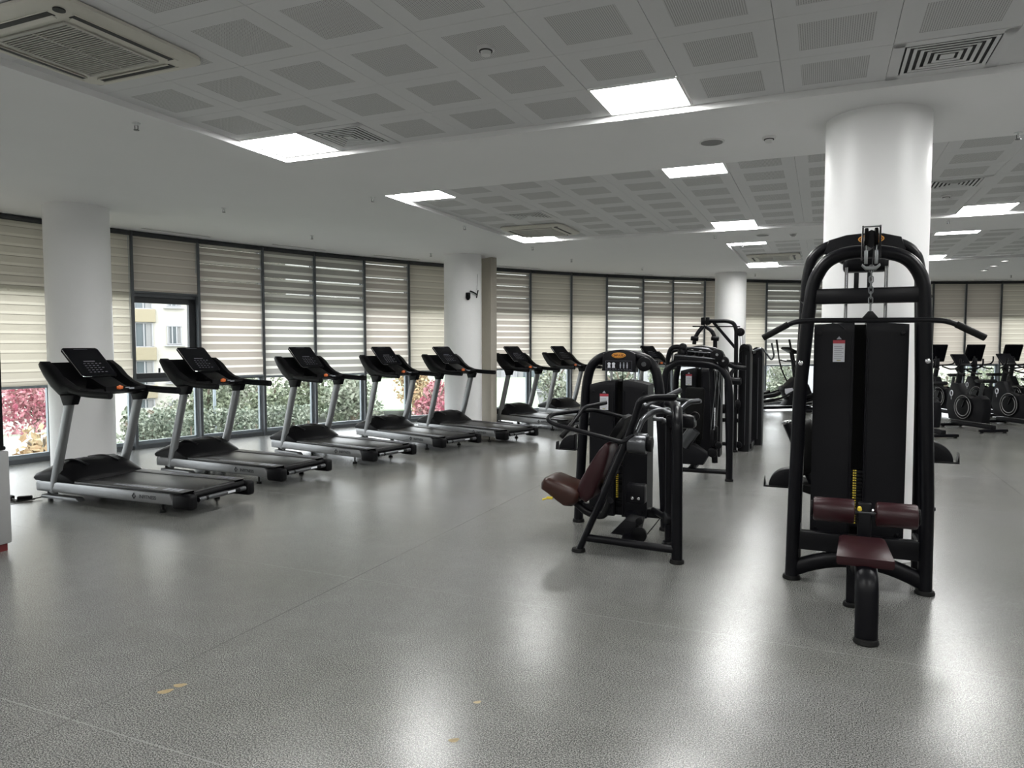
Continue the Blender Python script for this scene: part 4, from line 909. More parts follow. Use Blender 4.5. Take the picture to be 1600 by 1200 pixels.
mb = MB(); mb.prism([(-.16, .18), (.10, .18), (.16, .30), (-.02, .42), (-.16, .40)], 'y', -.08, .12, .02); mb.build('seat_base', SHROUD, m3)
xc, _ = shroud(m3, .62, -.30, .20, .18, 1.30, -.02, crown=.04)
sticker(m3, -.19, .608, 1.14, .075, .12); stack(m3, xc, .74, .22, 14); rods(m3, (-.12, .08), .74, .3, 1.5)
t_ = empty('tmp', (0, 0, 0)); bpy.data.objects.remove(t_)
mb = MB(); mb.tube([(-.40, .72, .012), (-.37, .72, 1.2), (-.30, .72, 1.50), (-.05, .72, 1.56), (.20, .72, 1.50), (.27, .72, 1.2), (.31, .72, .012)], (.038, .042), 14, .10, up=(1, 0, 0)); foot(mb, -.40, .72, .05); foot(mb, .31, .72, .05); mb.build('tower_arch', BLACK, m3, smooth=60)
mb = MB(); mb.prism([(-.18, 1.42), (-.17, 1.56), (-.05, 1.585), (.09, 1.56), (.10, 1.42)], 'y', .66, .74, .01); mb.build('head_panel', SHROUD, m3)
mb = MB(); mb.tube([(.17, -.02, 1.30), (.155, .6, 1.35)], .025, 10); mb.tube([(-.36, .02, 1.30), (-.37, .7, 1.3)], .022, 10); mb.build('top_tie', BLACK, m3)

# ------------------------------------------------------------------ assisted dip and chin machine with twin slim tower
m4 = M_at('assisted_chin_machine', -1.0, 11.2, 'pulley frame with curved top boom before the farthest white column, beside twin slim towers', 'exercise machine')
for (x, y, zt, hw) in ((-.055, 0, 1.60, .085), (.06, .80, 1.55, .085)):
    rings = []
    for (z, f) in ((.0, 1.0), (zt - .16, 1.0), (zt - .07, .96), (zt - .02, .80), (zt, .5)):
        rings.append([(x + a * hw * f, y + b, z) for a, b in ((-1, .02), (-.9, -.01), (-.3, -.03), (.3, -.03), (.9, -.01), (1, .02), (1, .30), (-1, .30))])
    mb = MB(); mb.loft(rings); o = mb.build('slim_tower', SHROUD, m4, smooth=50)
    b = MB(); b.tube([(x + .02, y - .032, .1), (x + .02, y - .032, zt - .16)], (.006, .004), 6); b.build('edge_bead', DCHROME, o)
    b = MB(); b.prism([(x - hw * .9, zt - .12), (x - hw * .8, zt - .03), (x - .01, zt + .01), (x + hw * .8, zt - .03), (x + hw * .9, zt - .12), (x, zt - .06)], 'y', y - .045, y - .015, .004); b.build('top_cap', BLACK2, o)
mb = MB(); mb.box((.0, .45, 1.48), (.10, .5, .06), .02); mb.box((0, .45, .06), (.10, .6, .08), .01); mb.build('tower_tie', BLACK, m4)
mb = MB(); mb.tube([(-.60, -.1, 1.948), (-.30, -.1, 1.945), (-.21, -.1, 1.915), (-.172, -.1, 1.82), (-.168, -.1, 1.0), (-.168, -.1, .012)], (.030, .034), 14, .08); foot(mb, -.168, -.1, .05); mb.build('boom_post', BLACK, m4, smooth=60)
mb = MB(); mb.tube([(-.50, -.1, 1.925), (-.18, -.1, 1.545)], (.022, .022), 10); mb.build('diagonal_brace', BLACK, m4)
mb = MB(); mb.box((-.655, -.1, 1.945), (.055, .07, .115), .01); mb.box((-.585, -.1, 1.945), (.055, .07, .115), .01); mb.box((-.61, -.1, 1.93), (.14, .04, .06), .01); mb.build('top_pulley_block', BLACK2, m4)
mb = MB(); mb.tube([(-.80, -.14, 1.868), (-.19, -.12, 1.862), (-.12, -.1, 1.86)], .010, 8); mb.build('cross_rod', BLACK, m4)
for s, x0 in ((-1, -.65), (1, -.60)):
    p = [(x0, -.15, 1.86), (x0 + s * .06, -.2, 1.78), (x0 + s * .105, -.2, 1.69), (x0 + s * .115, -.2, 1.60)] if s < 0 else [(x0, -.15, 1.86), (x0 + .09, -.2, 1.80), (x0 + .14, -.2, 1.69), (x0 + .14, -.2, 1.30), (x0 + .10, -.2, .6)]
    mb = MB(); mb.tube(p, (.030, .030), 12, .05); mb.build('hanging_arm', BLACK, m4, smooth=60)
    q = p[2] if s > 0 else p[2]; mb = MB(); mb.cyl((q[0] - .055, -.22, q[2] + .0), (q[0] + .055, -.22, q[2] - .01), .034, seg=16, bev=.008); mb.build('arm_pad', BLACK2, m4)
mb = MB(); mb.cyl((-.115, -.13, 1.78), (-.115, -.07, 1.78), .062, seg=24, bev=.008); mb.cyl((-.115, -.13, 1.78), (-.115, -.14, 1.78), .02, seg=12); mb.build('side_pulley', BLACK2, m4)
mb = MB(); mb.cyl((-.085, -.12, 1.74), (-.06, -.10, 1.35), .0035, seg=6); mb.cyl((-.12, -.12, 1.72), (-.09, -.10, 1.35), .0035, seg=6); mb.cyl((-.13, -.1, .65), (-.13, -.1, 1.2), .004, seg=6); mb.build('steel_cable', BLACKM, m4)
mb = MB(); mb.tube([(-.62, -.05, 1.30), (-.40, -.08, 1.32), (-.15, -.05, 1.305), (-.02, .05, 1.30)], (.028, .022), 12, .05); mb.build('crossbar', BLACK, m4)
mb = MB(); mb.tube([(-.168, -.12, 1.26), (-.24, -.16, 1.16), (-.20, -.2, 1.05)], (.03, .026), 12, .05); mb.cyl((-.25, -.2, 1.06), (-.08, -.2, 1.06), .055, seg=20, bev=.012); mb.build('dip_handle', BLACK, m4)
mb = MB(); mb.sphere((-.13, -.15, .72), .055, 2, (.8, .8, 1.3)); mb.build('counterweight', SHROUD, m4)
mb = MB(); mb.cyl((-.60, .1, .62), (-.12, .1, .62), .07, seg=20, bev=.02); mb.cyl((-.60, .1, .45), (-.12, .1, .45), .03, seg=16); mb.tube([(-.60, .1, .012), (-.60, .1, 1.30)], (.03, .03), 12); foot(mb, -.60, .1, .045); mb.build('knee_pad', BLACKM, m4)
mb = MB(); mb.tube([(-.60, 0, .10), (-.05, 0, .10)], .03, 10); mb.cyl((-.12, -.06, .10), (-.12, .04, .10), .05, seg=16, bev=.008); mb.build('base_bar', BLACK, m4)
mb = MB(); mb.tube([(.05, .3, 1.50), (.16, .3, 1.55), (.26, .3, 1.42), (.30, .3, 1.36), (.34, .3, 1.42), (.30, .3, 1.62)], .014, 10, .05); mb.build('side_grip', DCHROME, m4)

# ------------------------------------------------------------------ leg machine peeking out behind the tall machine
m5 = M_at('leg_extension_machine', -.17, 6.50, 'black seated machine half hidden behind the left leg of the tall machine', 'exercise machine')
mb = MB(); mb.tube([(.20, 0, .012), (.16, 0, .35), (-.09, 0, .93)], (.050, .035), 14, .1); foot(mb, .20, 0, .05); mb.build('side_handle_post', BLACK, m5, smooth=60)
mb = MB(); mb.cyl((-.092, 0, .93), (-.098, 0, .955), .042, seg=20, bev=.006); mb.build('chrome_end_cap', CHROME, m5)
cushion([(-.03, .56), (-.02, .85), (.02, .93), (.09, .96), (.14, .90), (.14, .60), (.09, .52), (.01, .50)], -.12, .22, 'back_pad', BLACKM, m5)
cushion([(-.08, .42), (-.08, .47), (.0, .455), (.18, .42), (.38, .42), (.38, .36), (.10, .36), (.0, .39)], -.14, .24, 'seat', BLACKM, m5)
mb = MB(); mb.tube([(.18, .05, .20), (.50, .05, .20)], .03, 10); mb.tube([(.25, .05, .20), (.25, .05, .40)], .03, 10); mb.tube([(.48, .05, .012), (.48, .05, .22)], .03, 10); foot(mb, .48, .05, .045); mb.tube([(.25, .1, .5), (.2, .1, .75)], .02, 8); mb.build('base_frame', BLACK, m5)

# ------------------------------------------------------------------ elliptical trainers
def make_elliptical():
    r = empty('elliptical_trainer', (0, 0, 0))      # +x is the front of the machine
    mb = MB(); mb.box((-.10, 0, .07), (1.75, .12, .07), .02); mb.box((-.92, 0, .04), (.07, .56, .06), .02); mb.box((.72, 0, .04), (.07, .56, .06), .02); mb.build('base_frame', BLACK, r)
    mb = MB()
    mb.prism([(.02, .12), (.75, .12), (.80, .30), (.66, .62), (.48, .80), (.30, .80), (.10, .62), (-.02, .58), (-.03, .50), (.12, .26)], 'y', -.13, .13, .03); o = mb.build('drive_housing', SHROUD, r)
    b = MB(); b.prism([(.0, .53), (.20, .55), (.24, .48), (.14, .38), (.07, .34), (.0, .44)], 'y', -.137, -.131, .002); b.build('side_window', STWHITE, o, smooth=0)
    mb = MB(); mb.tube([(.36, 0, .75), (.30, 0, 1.15), (.24, 0, 1.42)], (.05, .05), 12, .1); mb.build('console_mast', BLACK2, r)
    mb = MB(); mb.box((.20, 0, 1.45), (.30, .36, .06), .02, rot=(0, .45, 0)); o = mb.build('console', BLACK2, r); b = MB(); b.box((.185, 0, 1.485), (.24, .28, .004), 0, rot=(0, .45, 0)); b.build('display_glass', SCREEN, o)
    for s in (-1, 1):
        mb = MB(); mb.tube([(.36, s * .22, .55), (.16, s * .26, .95), (.08, s * .28, 1.25), (.05, s * .28, 1.50), (.0, s * .27, 1.72)], .018, 10, .12); o = mb.build('swing_arm', BLACK, r)
        b = MB(); b.cyl((.06, s * .28, 1.42), (.0, s * .27, 1.72), .024, seg=12, bev=.006); b.build('grip', RUBBER, o)
        mb = MB(); mb.tube([(.36, s * .22, .55), (-.15, s * .22, .36 + s * .05), (-.80, s * .22, .20)], .028, 10, .05); mb.build('pedal_arm', BLACK, r)
        mb = MB(); mb.prism([(-.72, .30), (-.70, .38), (-.30, .44), (-.22, .48), (-.20, .40), (-.35, .34)], 'y', s * .22 - .08, s * .22 + .08, .015); mb.build('pedal', BLACK2, r)
        mb = MB(); mb.tube([(-.90, s * .20, .16), (-.10, s * .20, .26)], .022, 10); mb.build('roller_track', CHROME, r)
    mb = MB(); mb.tube([(.25, -.22, 1.18), (.05, -.22, 1.22), (.05, -.12, 1.22)], .014, 8, .04); mb.tube([(.25, .22, 1.18), (.05, .22, 1.22), (.05, .12, 1.22)], .014, 8, .04); mb.tube([(.27, -.22, 1.18), (.27, .22, 1.18)], .014, 8); mb.build('fixed_handlebar', BLACK, r)
    return r
el = make_elliptical()
for k, (x, y, a, lab) in enumerate([(6.55, 17.45, R(12), 'elliptical trainer right of the twin slim towers, left of the tall machine'), (7.75, 17.3, R(20), 'elliptical trainer half hidden behind the left leg of the tall machine')]):
    o = el if k == 0 else copy_tree(el); o.location = (x, y, 0); o.rotation_euler = (0, 0, a); tag(o, lab, 'elliptical trainer', 'elliptical trainers by the far windows')

# ------------------------------------------------------------------ exercise bikes
def make_bike():
    r = empty('exercise_bike', (0, 0, 0))      # +x front
    mb = MB(); mb.box((-.55, 0, .045), (.07, .54, .055), .018); o = mb.build('rear_stabiliser', BLACK, r)
    b = MB()
    for s in (-1, 1): b.cyl((-.55, s * .22, 0), (-.55, s * .22, .03), .03, seg=14)
    b.build('foot_pad', RUBBER, o)
    mb = MB(); mb.box((.50, 0, .045), (.07, .50, .055), .018); mb.cyl((.53, -.2, .03), (.53, -.16, .03), .03); mb.cyl((.53, .2, .03), (.53, .16, .03), .03); mb.build('front_stabiliser', BLACK, r)
    mb = MB(); mb.box((-.03, 0, .10), (1.08, .09, .08), .02); mb.build('base_beam', SHROUD, r)
    mb = MB(); mb.prism([(-.36, .16), (.52, .16), (.60, .40), (.55, .70), (.46, .86), (.30, .86), (.18, .66), (-.06, .60), (-.26, .66), (-.36, .60), (-.40, .40)], 'y', -.085, .085, .03); o = mb.build('body_housing', SHROUD, r)
    for s in (-1, 1):
        b = MB(); b.cyl((.10, s * .085, .42), (.10, s * .115, .42), .235, seg=40, bev=.010); d = b.build('crank_cover', BLACK2, o)
        e = MB(); e.torus((.10, s * .116, .42), .165, .008, 'y', 40, 6); e.torus((.10, s * .116, .42), .215, .005, 'y', 40, 6); e.build('cover_ring', KGREY, d)
        b = MB(); b.torus((.44, s * .090, .66), .045, .012, 'y', 24, 6, (.8, 1.1)); b.box((.44, s * .092, .58), (.012, .006, .08)); b.build('side_logo', STWHITE, o)
        q = -.17 * s; b = MB(); b.tube([(.10, s * .12, .42), (.10 + q * .6, s * .13, .42 - q)], .016, 8); b.box((.10 + q * .6, s * .19, .42 - q), (.11, .11, .03), .008); b.build('crank_pedal', BLACK, r)
    mb = MB(); mb.tube([(-.18, 0, .58), (-.26, 0, .88)], (.034, .026), 12); mb.build('seat_post', DCHROME, r)
    mb = MB(); mb.loft([[(-.42, -.13, .90), (-.42, .13, .90), (-.30, .12, .89), (-.10, .03, .90), (-.10, -.03, .90), (-.30, -.12, .89)], [(-.44, -.14, .93), (-.44, .14, .93), (-.30, .13, .92), (-.08, .035, .93), (-.08, -.035, .93), (-.30, -.13, .92)], [(-.42, -.12, .965), (-.42, .12, .965), (-.30, .10, .95), (-.10, .025, .95), (-.10, -.025, .95), (-.30, -.10, .95)]]); mb.build('saddle', BLACK2, r, smooth=60)
    mb = MB(); mb.tube([(.40, 0, .80), (.33, 0, 1.10), (.34, 0, 1.28)], (.045, .06), 12, .1); mb.build('console_mast', SHROUD, r)
    for s in (-1, 1):
        mb = MB(); mb.tube([(.33, 0, 1.12), (.26, s * .18, 1.13), (.12, s * .23, 1.16), (.05, s * .23, 1.22), (.04, s * .22, 1.33)], .016, 10, .06); mb.build('handlebar', BLACK, r)
        mb = MB(); mb.tube([(.30, s * .10, 1.10), (.12, s * .16, 1.04), (.0, s * .17, 1.05)], .016, 10, .05); mb.build('lower_grip', RUBBER, r)
    mb = MB(); mb.box((.36, 0, 1.40), (.035, .36, .34), .015, rot=(0, -.32, 0)); o = mb.build('console', BLACK2, r); b = MB(); b.box((.337, 0, 1.405), (.004, .31, .28), 0, rot=(0, -.32, 0)); b.build('display_glass', SCREEN, o)
    return r
def make_low_bike(r0):
    return r0
bk = make_bike()
BK = [(7.30, 12.75, 95, 'front row bike farthest left, just right of the tall machine leg', 0), (8.62, 13.45, 95, 'middle bike of the front row', 0), (9.90, 14.05, 95, 'front row bike at the right picture edge', 0),
      (9.72, 16.1, 93, 'back row bike farthest left, its screen right of the tall machine', 1), (10.74, 16.35, 93, 'second back row bike from the tall machine, with white side emblem', 1), (11.72, 16.5, 93, 'third back row bike, screen near the right edge', 1)]
for k, (x, y, a, lab, row) in enumerate(BK):
    o = bk if k == 0 else copy_tree(bk); o.location = (x, y, 0); o.rotation_euler = (0, 0, R(a)); tag(o, lab, 'exercise bike', 'exercise bikes in two rows')
    if row == 1:       # the back row carries larger upright screens
        for ch in o.children:
            if ch.name.split('.')[0] == 'console': ch.matrix_local = Matrix.Translation((.36, 0, 1.40)) @ Matrix.Scale(1.22, 4) @ Matrix.Translation((-.36, 0, -1.40))
    if row == 0:       # the front row has lower, flatter consoles
        for ch in o.children:
            if ch.name.split('.')[0] == 'console':
                ch.matrix_local = Matrix.Translation((.34, 0, 1.30)) @ Matrix.Rotation(1.05, 4, 'Y') @ Matrix.Scale(.85, 4) @ Matrix.Translation((-.36, 0, -1.40))

# ------------------------------------------------------------------ display stand at the left edge
kx = W(0, 0); kp = Vector((-3.99, 5.27, 0)); ks = empty('display_stand', kp, -AZ, label='dark display stand on a grey cabinet with red foot, cut off by the left edge', cat='display stand')
mb = MB(); mb.box((-.36, .03, .42), (.70, .50, .72), .012); mb.build('cabinet', KGREY, ks)
mb = MB(); mb.box((-.36, .04, .03), (.64, .44, .06)); mb.build('plinth', REDP, ks)
mb = MB(); mb.box((-.375, .05, 1.18), (.70, .42, .78), .02); o = mb.build('screen_case', BLACK2, ks)
b = MB()
for k in range(6): b.box((-.075, -.162, 1.36 - k * .085), (.02, .004, .035 + .02 * (k % 2)))
b.build('case_print', STGREY, o, smooth=0)
mb = MB(); mb.box((-.38, .03, .80), (.70, .48, .03), .006); mb.build('shelf_edge', BLACK, ks)

# ------------------------------------------------------------------ wall camera, floor stains
cm_ = empty('security_camera', (-.70, 13.66, 2.52), label='small black security camera on the mid picture column', cat='security camera')
mb = MB(); mb.box((.045, .02, .03), (.02, .03, .15), .004, rot=(0, .2, 0)); mb.build('mount_plate', BLACK, cm_)
mb = MB(); mb.tube([(.04, 0, .02), (-.03, -.04, .06), (-.09, -.06, .08)], .013, 8); mb.build('mount_arm', BLACK, cm_)
mb = MB(); mb.cyl((-.125, -.07, .05), (-.125, -.07, -.06), .045, seg=18, bev=.01); mb.sphere((-.125, -.07, -.055), .038, 2); mb.build('camera_body', BLACK2, cm_, smooth=50)
mb = MB(); mb.tube([(.035, .01, .10), (.045, .012, .25), (.05, .015, .40)], .003, 6); mb.build('camera_cable', BLACK, cm_)
mb = MB(); mb.cyl((0, 0, 0), (0, -.02, 0), .03, seg=12); sk = mb.build('wall_socket', BLACK2, loc=(-.80, 13.62, .93)); tag(sk, 'tiny dark round outlet low on the camera column', 'outlet')
for (x, y, rx, ry, a, lab) in ((-1.60, 3.24, .034, .020, .5, 'left one of the two brown floor stains lying side by side'), (-1.56, 3.30, .030, .019, .2, 'right one of the two brown floor stains lying side by side'), (-.235, 2.83, .022, .015, .3, 'single brown floor stain at the bottom centre'), (-.155, 3.14, .018, .012, .4, 'faint brown floor stain above the bottom centre one')):
    rg = lambda k_: [(rx * k_ * (1 + .12 * sin(3 * t) + .08 * cos(5 * t)) * cos(t), ry * k_ * (1 + .12 * sin(3 * t)) * sin(t), 0) for t in [2 * pi * i / 20 for i in range(20)]]
    mb = MB(); mb.add(rg(1), [tuple(range(20))]); o = mb.build('floor_stain', STAIN, loc=(x, y, .0008), smooth=0); o.rotation_euler = (0, 0, a); tag(o, lab, 'stain', 'brown stains on the floor')

# ------------------------------------------------------------------ outside
def ground_material():
    m = bpy.data.materials.new('outdoor_ground'); nt, N, L, b = nodes(m)
    tc = N.new('ShaderNodeTexCoord'); nz = N.new('ShaderNodeTexNoise'); nz.inputs['Scale'].default_value = .12; nz.inputs['Detail'].default_value = 5; L.new(tc.outputs['Object'], nz.inputs['Vector'])
    r_ = N.new('ShaderNodeValToRGB'); r_.color_ramp.elements[0].position = .45; r_.color_ramp.elements[1].position = .55
    r_.color_ramp.elements[0].color = (.24, .27, .21, 1); r_.color_ramp.elements[1].color = (.36, .36, .355, 1); L.new(nz.outputs['Fac'], r_.inputs[0]); L.new(r_.outputs['Color'], b.inputs['Base Color']); b.inputs['Roughness'].default_value = .9
    return m
def leafmat(name, c1, c2, sc=3.0):
    m = bpy.data.materials.new(name); nt, N, L, b = nodes(m)
    tc = N.new('ShaderNodeTexCoord'); nz = N.new('ShaderNodeTexNoise'); nz.inputs['Scale'].default_value = sc; nz.inputs['Detail'].default_value = 4; L.new(tc.outputs['Object'], nz.inputs['Vector'])
    r_ = N.new('ShaderNodeValToRGB'); r_.color_ramp.elements[0].position = .38; r_.color_ramp.elements[1].position = .62
    r_.color_ramp.elements[0].color = (*c1, 1); r_.color_ramp.elements[1].color = (*c2, 1); L.new(nz.outputs['Fac'], r_.inputs[0]); L.new(r_.outputs['Color'], b.inputs['Base Color']); b.inputs['Roughness'].default_value = .7
    b.inputs['Subsurface Weight'].default_value = 0; return m
LG = leafmat('leaf_green', (.08, .10, .065), (.20, .23, .15)); LG2 = leafmat('leaf_hazed', (.14, .17, .12), (.30, .315, .25)); LR = leafmat('leaf_red', (.30, .06, .10), (.45, .26, .26)); LO = leafmat('leaf_orange', (.30, .17, .09), (.42, .34, .20))  # greens paled and greyed, outdoor haze put into the leaf colour
BARK = mat('bark', (.16, .13, .10), .9, noise=.3, nscale=15); GZ = -1.9
g = MB(); 
pts = [(arcp(a, RAD + .35).x, arcp(a, RAD + .35).y) for a in range(30, 200, 4)]; out_ = [(CX + 120 * cos(R(a)), CY + 120 * sin(R(a))) for a in range(30, 200, 4)]
g.add([(x, y, GZ) for x, y in pts] + [(x, y, GZ - 1.0) for x, y in out_], [(i, i + 1, len(pts) + i + 1, len(pts) + i) for i in range(len(pts) - 1)])
gr = g.build('ground', ground_material(), smooth=0); struct(gr)
def plant(name, px, Y, h, rw, m, lab, cat, n=1100, z0=None, leaf=.13, trunk=True, group='trees and shrubs outside the windows'):
    x = (px - 800) / 1125 * Y; d_ = 0.0; rng = random.Random(int(px * 7 + Y)); z0 = GZ - .2 if z0 is None else z0
    r = empty(name, (x, Y, z0)); cz = h * (.62 if trunk else .5); rz = h * (.40 if trunk else .5)
    lobes = [(rng.uniform(-.5, .5) * rw, rng.uniform(-.5, .5) * rw, cz + rng.uniform(-.5, .5) * rz, rng.uniform(.4, .65)) for _ in range(9)]
    mb = MB()
    for _ in range(n):
        lx, ly, lz, lr = rng.choice(lobes); u = Vector((rng.gauss(0, 1), rng.gauss(0, 1), rng.gauss(0, 1))).normalized() * (rng.random() ** .4)
        p = Vector((lx + u.x * rw * lr, ly + u.y * rw * lr, max(.02, lz + u.z * rz * lr))); q = Quaternion((rng.gauss(0, 1), rng.gauss(0, 1), rng.gauss(0, 1), rng.gauss(0, 1))).normalized(); s = leaf * rng.uniform(.6, 1.3)
        mb.add([p + q @ Vector(v) for v in ((-s, 0, 0), (0, -s * .55, .15 * s), (s, 0, 0), (0, s * .55, .15 * s))], [(0, 1, 2, 3)])
    mb.build('foliage', m, r, smooth=0)
    mb = MB(); mb.tube([(0, 0, 0), (.05, .02, h * .35), (.0, .05, h * .7)], .05 + h * .012, 8, .2)
    for k in range(6):
        a = k * 1.05; mb.tube([(0, 0, h * (.3 + .05 * k)), (cos(a) * rw * .35, sin(a) * rw * .35, h * (.5 + .06 * k)), (cos(a) * rw * .6, sin(a) * rw * .6, h * (.62 + .05 * k))], .02 + h * .004, 6, .2)
    mb.build('trunk', BARK, r); tag(r, lab, cat, group); return r
plant('tree', 52, 22, 3.2, 1.6, LR, 'red-leaved tree outside the left edge window', 'tree', 2600, leaf=.08)
plant('shrub', 66, 16, 1.9, .6, LO, 'orange shrub low in the left edge window', 'shrub', 700, leaf=.10, trunk=False)
plant('shrub', 20, 17, 1.3, 1.0, LG2, 'pale green shrub at the far left edge window', 'shrub', 700, leaf=.10, trunk=False)
for (px, Y, h, rw, m, kind, lab) in ((212, 20, 1.9, .55, LG2, 'shrub', 'pale shrub seen between the first two treadmills'), (262, 24, 1.9, 1.2, LG2, 'shrub', 'round pale green shrub below the tan apartment'), (322, 21, 2.8, .8, LG, 'shrub', 'dense green shrub behind the second treadmill handrail'),
        (376, 28.5, 3.4, 1.3, LG2, 'tree', 'green tree right of the second treadmill'), (424, 22, 2.7, .8, LG, 'shrub', 'green shrub left of the third treadmill'), (482, 27, 3.3, 1.3, LG, 'tree', 'green tree behind the third treadmill'),
        (548, 25, 2.9, 1.0, LG2, 'tree', 'thin pale tree right of the third treadmill'), (645, 32, 3.5, 0.9, LO, 'tree', 'orange-leaved tree behind the fourth treadmill'), (684, 25, 2.6, .9, LR, 'tree', 'red and orange tree left of the camera column'),
        (600, 52, 2.6, 1.6, LG, 'shrub', 'dark distant shrub behind the fourth treadmill console'), (868, 28, 3.2, 1.0, LG2, 'tree', 'pale tree behind the sixth treadmill'), (972, 28, 3.2, 1.0, LG2, 'tree', 'pale tree below the orange badge'), (1045, 34, 3.4, 1.2, LG, 'tree', 'green tree right of the short tower'),
        (1225, 34, 3.6, 1.2, LG2, 'tree', 'pale tree behind the elliptical trainer'), (1135, 36, 3.0, 1.0, LG, 'shrub', 'green shrub behind the pulley frame'), (1480, 36, 2.6, 1.8, LG2, 'shrub', 'pale shrub behind the front row bikes'), (1560, 38, 2.8, 2.0, LG, 'shrub', 'green shrub behind the right edge bikes')):
    plant(kind, px, Y, h, rw, m, lab, kind, 2600 if Y < 26 else 1800, leaf=.075 + Y * .0006, trunk=(kind == 'tree'))
# clipped hedge row along the facade
HED = leafmat('hedge_green', (.10, .13, .095), (.23, .255, .20), 5.0)
for k, (px0, px1, Y) in enumerate(((205, 296, 17.5), (316, 398, 18.0), (414, 480, 18.8))):
    rng = random.Random(k); x0 = (px0 - 800) / 1125 * Y; x1 = (px1 - 800) / 1125 * Y; r = empty('hedge', ((x0 + x1) / 2, Y, GZ)); mb = MB(); hw = (x1 - x0) / 2
    for _ in range(4200):
        p = Vector((rng.uniform(-hw, hw), rng.uniform(-.35, .35), rng.uniform(0, 1.85) + .08 * sin(_))); q = Quaternion((rng.gauss(0, 1), rng.gauss(0, 1), rng.gauss(0, 1), rng.gauss(0, 1))).normalized(); s = .052
        mb.add([p + q @ Vector(v) for v in ((-s, 0, 0), (0, -s * .6, 0), (s, 0, 0), (0, s * .6, 0))], [(0, 1, 2, 3)])
    mb.build('foliage', HED, r, smooth=0); mb = MB()
    for j in range(7): mb.cyl((-hw + hw * j / 3, 0, 0), (-hw + hw * j / 3, 0, 1.5), .02, seg=6)
    mb.build('stem', BARK, r); tag(r, ['clipped hedge outside the second window bay', 'clipped hedge outside behind the second treadmill', 'clipped hedge outside left of the third treadmill'][k], 'hedge', 'hedges outside')
# grass bank
mb = MB(); mb.loft([[(-6, 0, 0), (7, 0, 0), (7, 11, 1.0), (-4, 11, .9)], [(-6, 0, .05), (7, 0, .05), (7, 11, 1.05), (-4, 11, .95)]]); gb = mb.build('grass_bank', mat('lawn', (.24, .31, .21), .9, noise=.15, nscale=3, bump=.5, bscale=30), loc=((600 - 800) / 1125 * 32, 33, -1.45)); tag(gb, 'light green sloping lawn outside, behind the fourth treadmill', 'lawn')
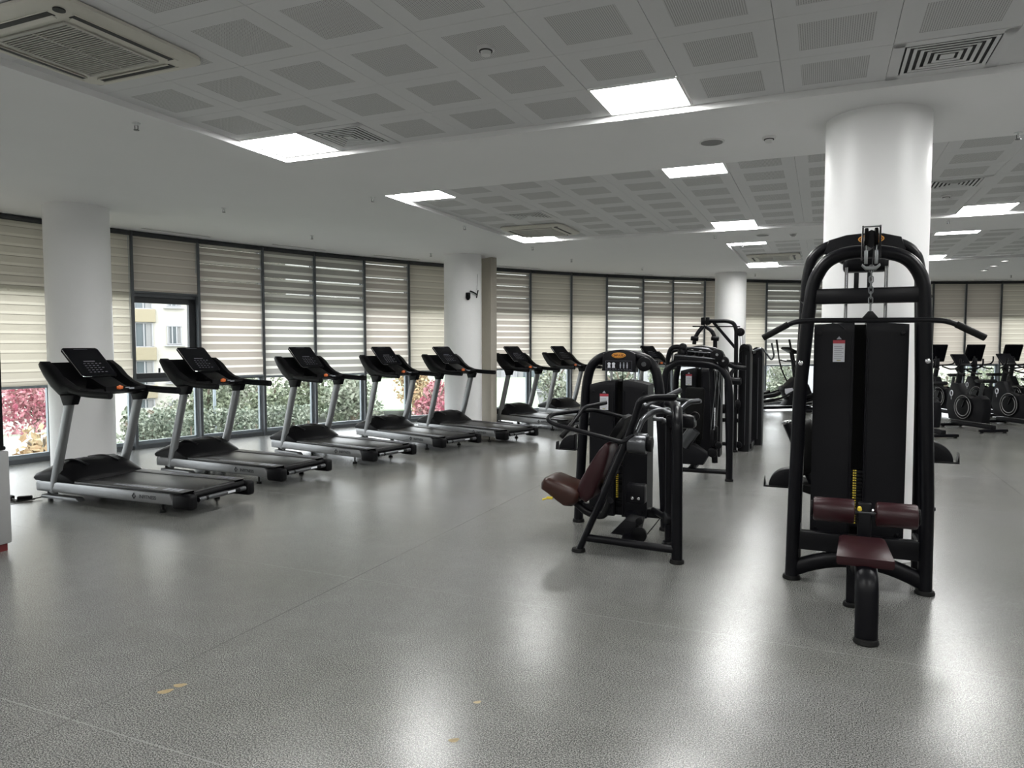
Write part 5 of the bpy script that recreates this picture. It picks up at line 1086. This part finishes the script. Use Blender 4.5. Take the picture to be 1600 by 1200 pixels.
# buildings
PLB = mat('plaster_beige', (.46, .44, .40), .8, noise=.04, nscale=2); PLW = mat('plaster_white', (.33, .33, .34), .8, noise=.03, nscale=2); PLY = mat('plaster_yellow', (.28, .245, .17), .8); WGL = mat('window_dark', (.10, .12, .13), .15); CURT = mat('curtain', (.24, .24, .24), .8); BRICKP = mat('mauve_cladding', (.30, .24, .25), .8); ROOF = mat('roof_grey', (.35, .33, .32), .8)
def house(name, px, Y, wd, z0, h, wallm, wins, lab, dep=10, bands=()):
    x = (px - 800) / 1125 * Y; a = math.atan2(x, Y); r = empty(name, (x, Y, z0), -a, label=lab, cat='building', group='buildings outside')
    mb = MB(); mb.box((0, dep / 2, h / 2), (wd, dep, h)); mb.build('wall', wallm, r, smooth=0)
    mb = MB(); mb.box((0, dep / 2, h + .15), (wd + .6, dep + .6, .3)); mb.build('roof', ROOF, r, smooth=0)
    for (wx, wz, ww, wh) in wins:
        mb = MB(); t = .07
        for (cx, cz, sx, sz) in ((wx, wz + wh / 2, ww + t, t), (wx, wz - wh / 2, ww + t, t), (wx - ww / 2, wz, t, wh), (wx + ww / 2, wz, t, wh), (wx - ww / 6, wz, t, wh), (wx + ww / 6, wz, t, wh)): mb.box((cx, -.05, cz), (sx, .14, sz))
        mb.box((wx, -.10, wz - wh / 2 - .10), (ww + .4, .3, .08)); o = mb.build('window', PLW, r, smooth=0)
        b = MB(); b.box((wx, -.01, wz), (ww, .04, wh)); b.build('window_glass', WGL, o, smooth=0)
        b = MB(); b.box((wx + ww * .36, -.04, wz), (ww * .24, .02, wh)); b.box((wx - ww * .40, -.04, wz), (ww * .14, .02, wh)); b.build('curtain', CURT, o, smooth=0)
    for (bx, bz, bw, bh) in bands:
        mb = MB(); mb.box((bx, -.12, bz), (bw, .30, bh), .02); mb.build('facade_panel', PLY, r, smooth=0)
    return r
hw = []; bd = []
for f in range(6):
    z = 1.77 + f * 2.30 ; hw += [(-1.06, z, 1.40, 1.45), (.85, z, .75, 1.1), (-5.5, z, 1.6, 1.45)]; bd += [(-1.06, z + 1.16, 1.8, .78), (-5.5, z + 1.16, 2.0, .78)]
house('apartment_building', 250, 44, 15, -4.2, 17.6, PLB, hw, 'tan apartment building with yellow panels seen through the raised blind bay', bands=bd)
house('distant_building', 805, 46, 6.5, -2.9, 6.6, PLW, [(-1.8, 2.6, 1.9, 2.0), (1.3, 2.6, 2.4, 2.0)], 'low white building with dark windows seen right of the camera column')
house('distant_building', 1130, 60, 16, -3.2, 6.5, PLW, [(-5, 3, 2, 1.5), (-1, 3, 2, 1.5), (3, 3, 2, 1.5)], 'long white building far behind the pulley frame')
house('distant_building', 1540, 60, 20, -3.2, 6.0, PLB, [(-6, 3, 2, 1.5), (-1, 3, 2, 1.5), (4, 3, 2, 1.5)], 'beige building far behind the bikes')
#house('distant_building', 700, 80, 14, -3.2, 5.5, PLW, [(-8, 2.6, 2, 1.4), (-3, 2.6, 2, 1.4), (2, 2.6, 2, 1.4), (7, 2.6, 2, 1.4)], 'low pale building beyond the lawn')
house('distant_building', 30, 30, 8, -3.2, 6.5, PLB, [(-2, 2.9, 1.8, 1.4), (2, 2.9, 1.8, 1.4)], 'beige building beyond the red tree', dep=5)
lpst = empty('street_lamp', ((334 - 800) / 1125 * 19.4, 19.4, GZ)); mb = MB(); mb.cyl((0, 0, 0), (0, 0, 3.6), .05, .035, seg=12); mb.build('pole', ALUL, lpst); mb = MB(); mb.box((.2, 0, 3.62), (.5, .14, .07), .02); mb.build('lamp_head', ALUL, lpst); tag(lpst, 'thin grey street lamp pole outside, behind the second treadmill', 'street lamp')
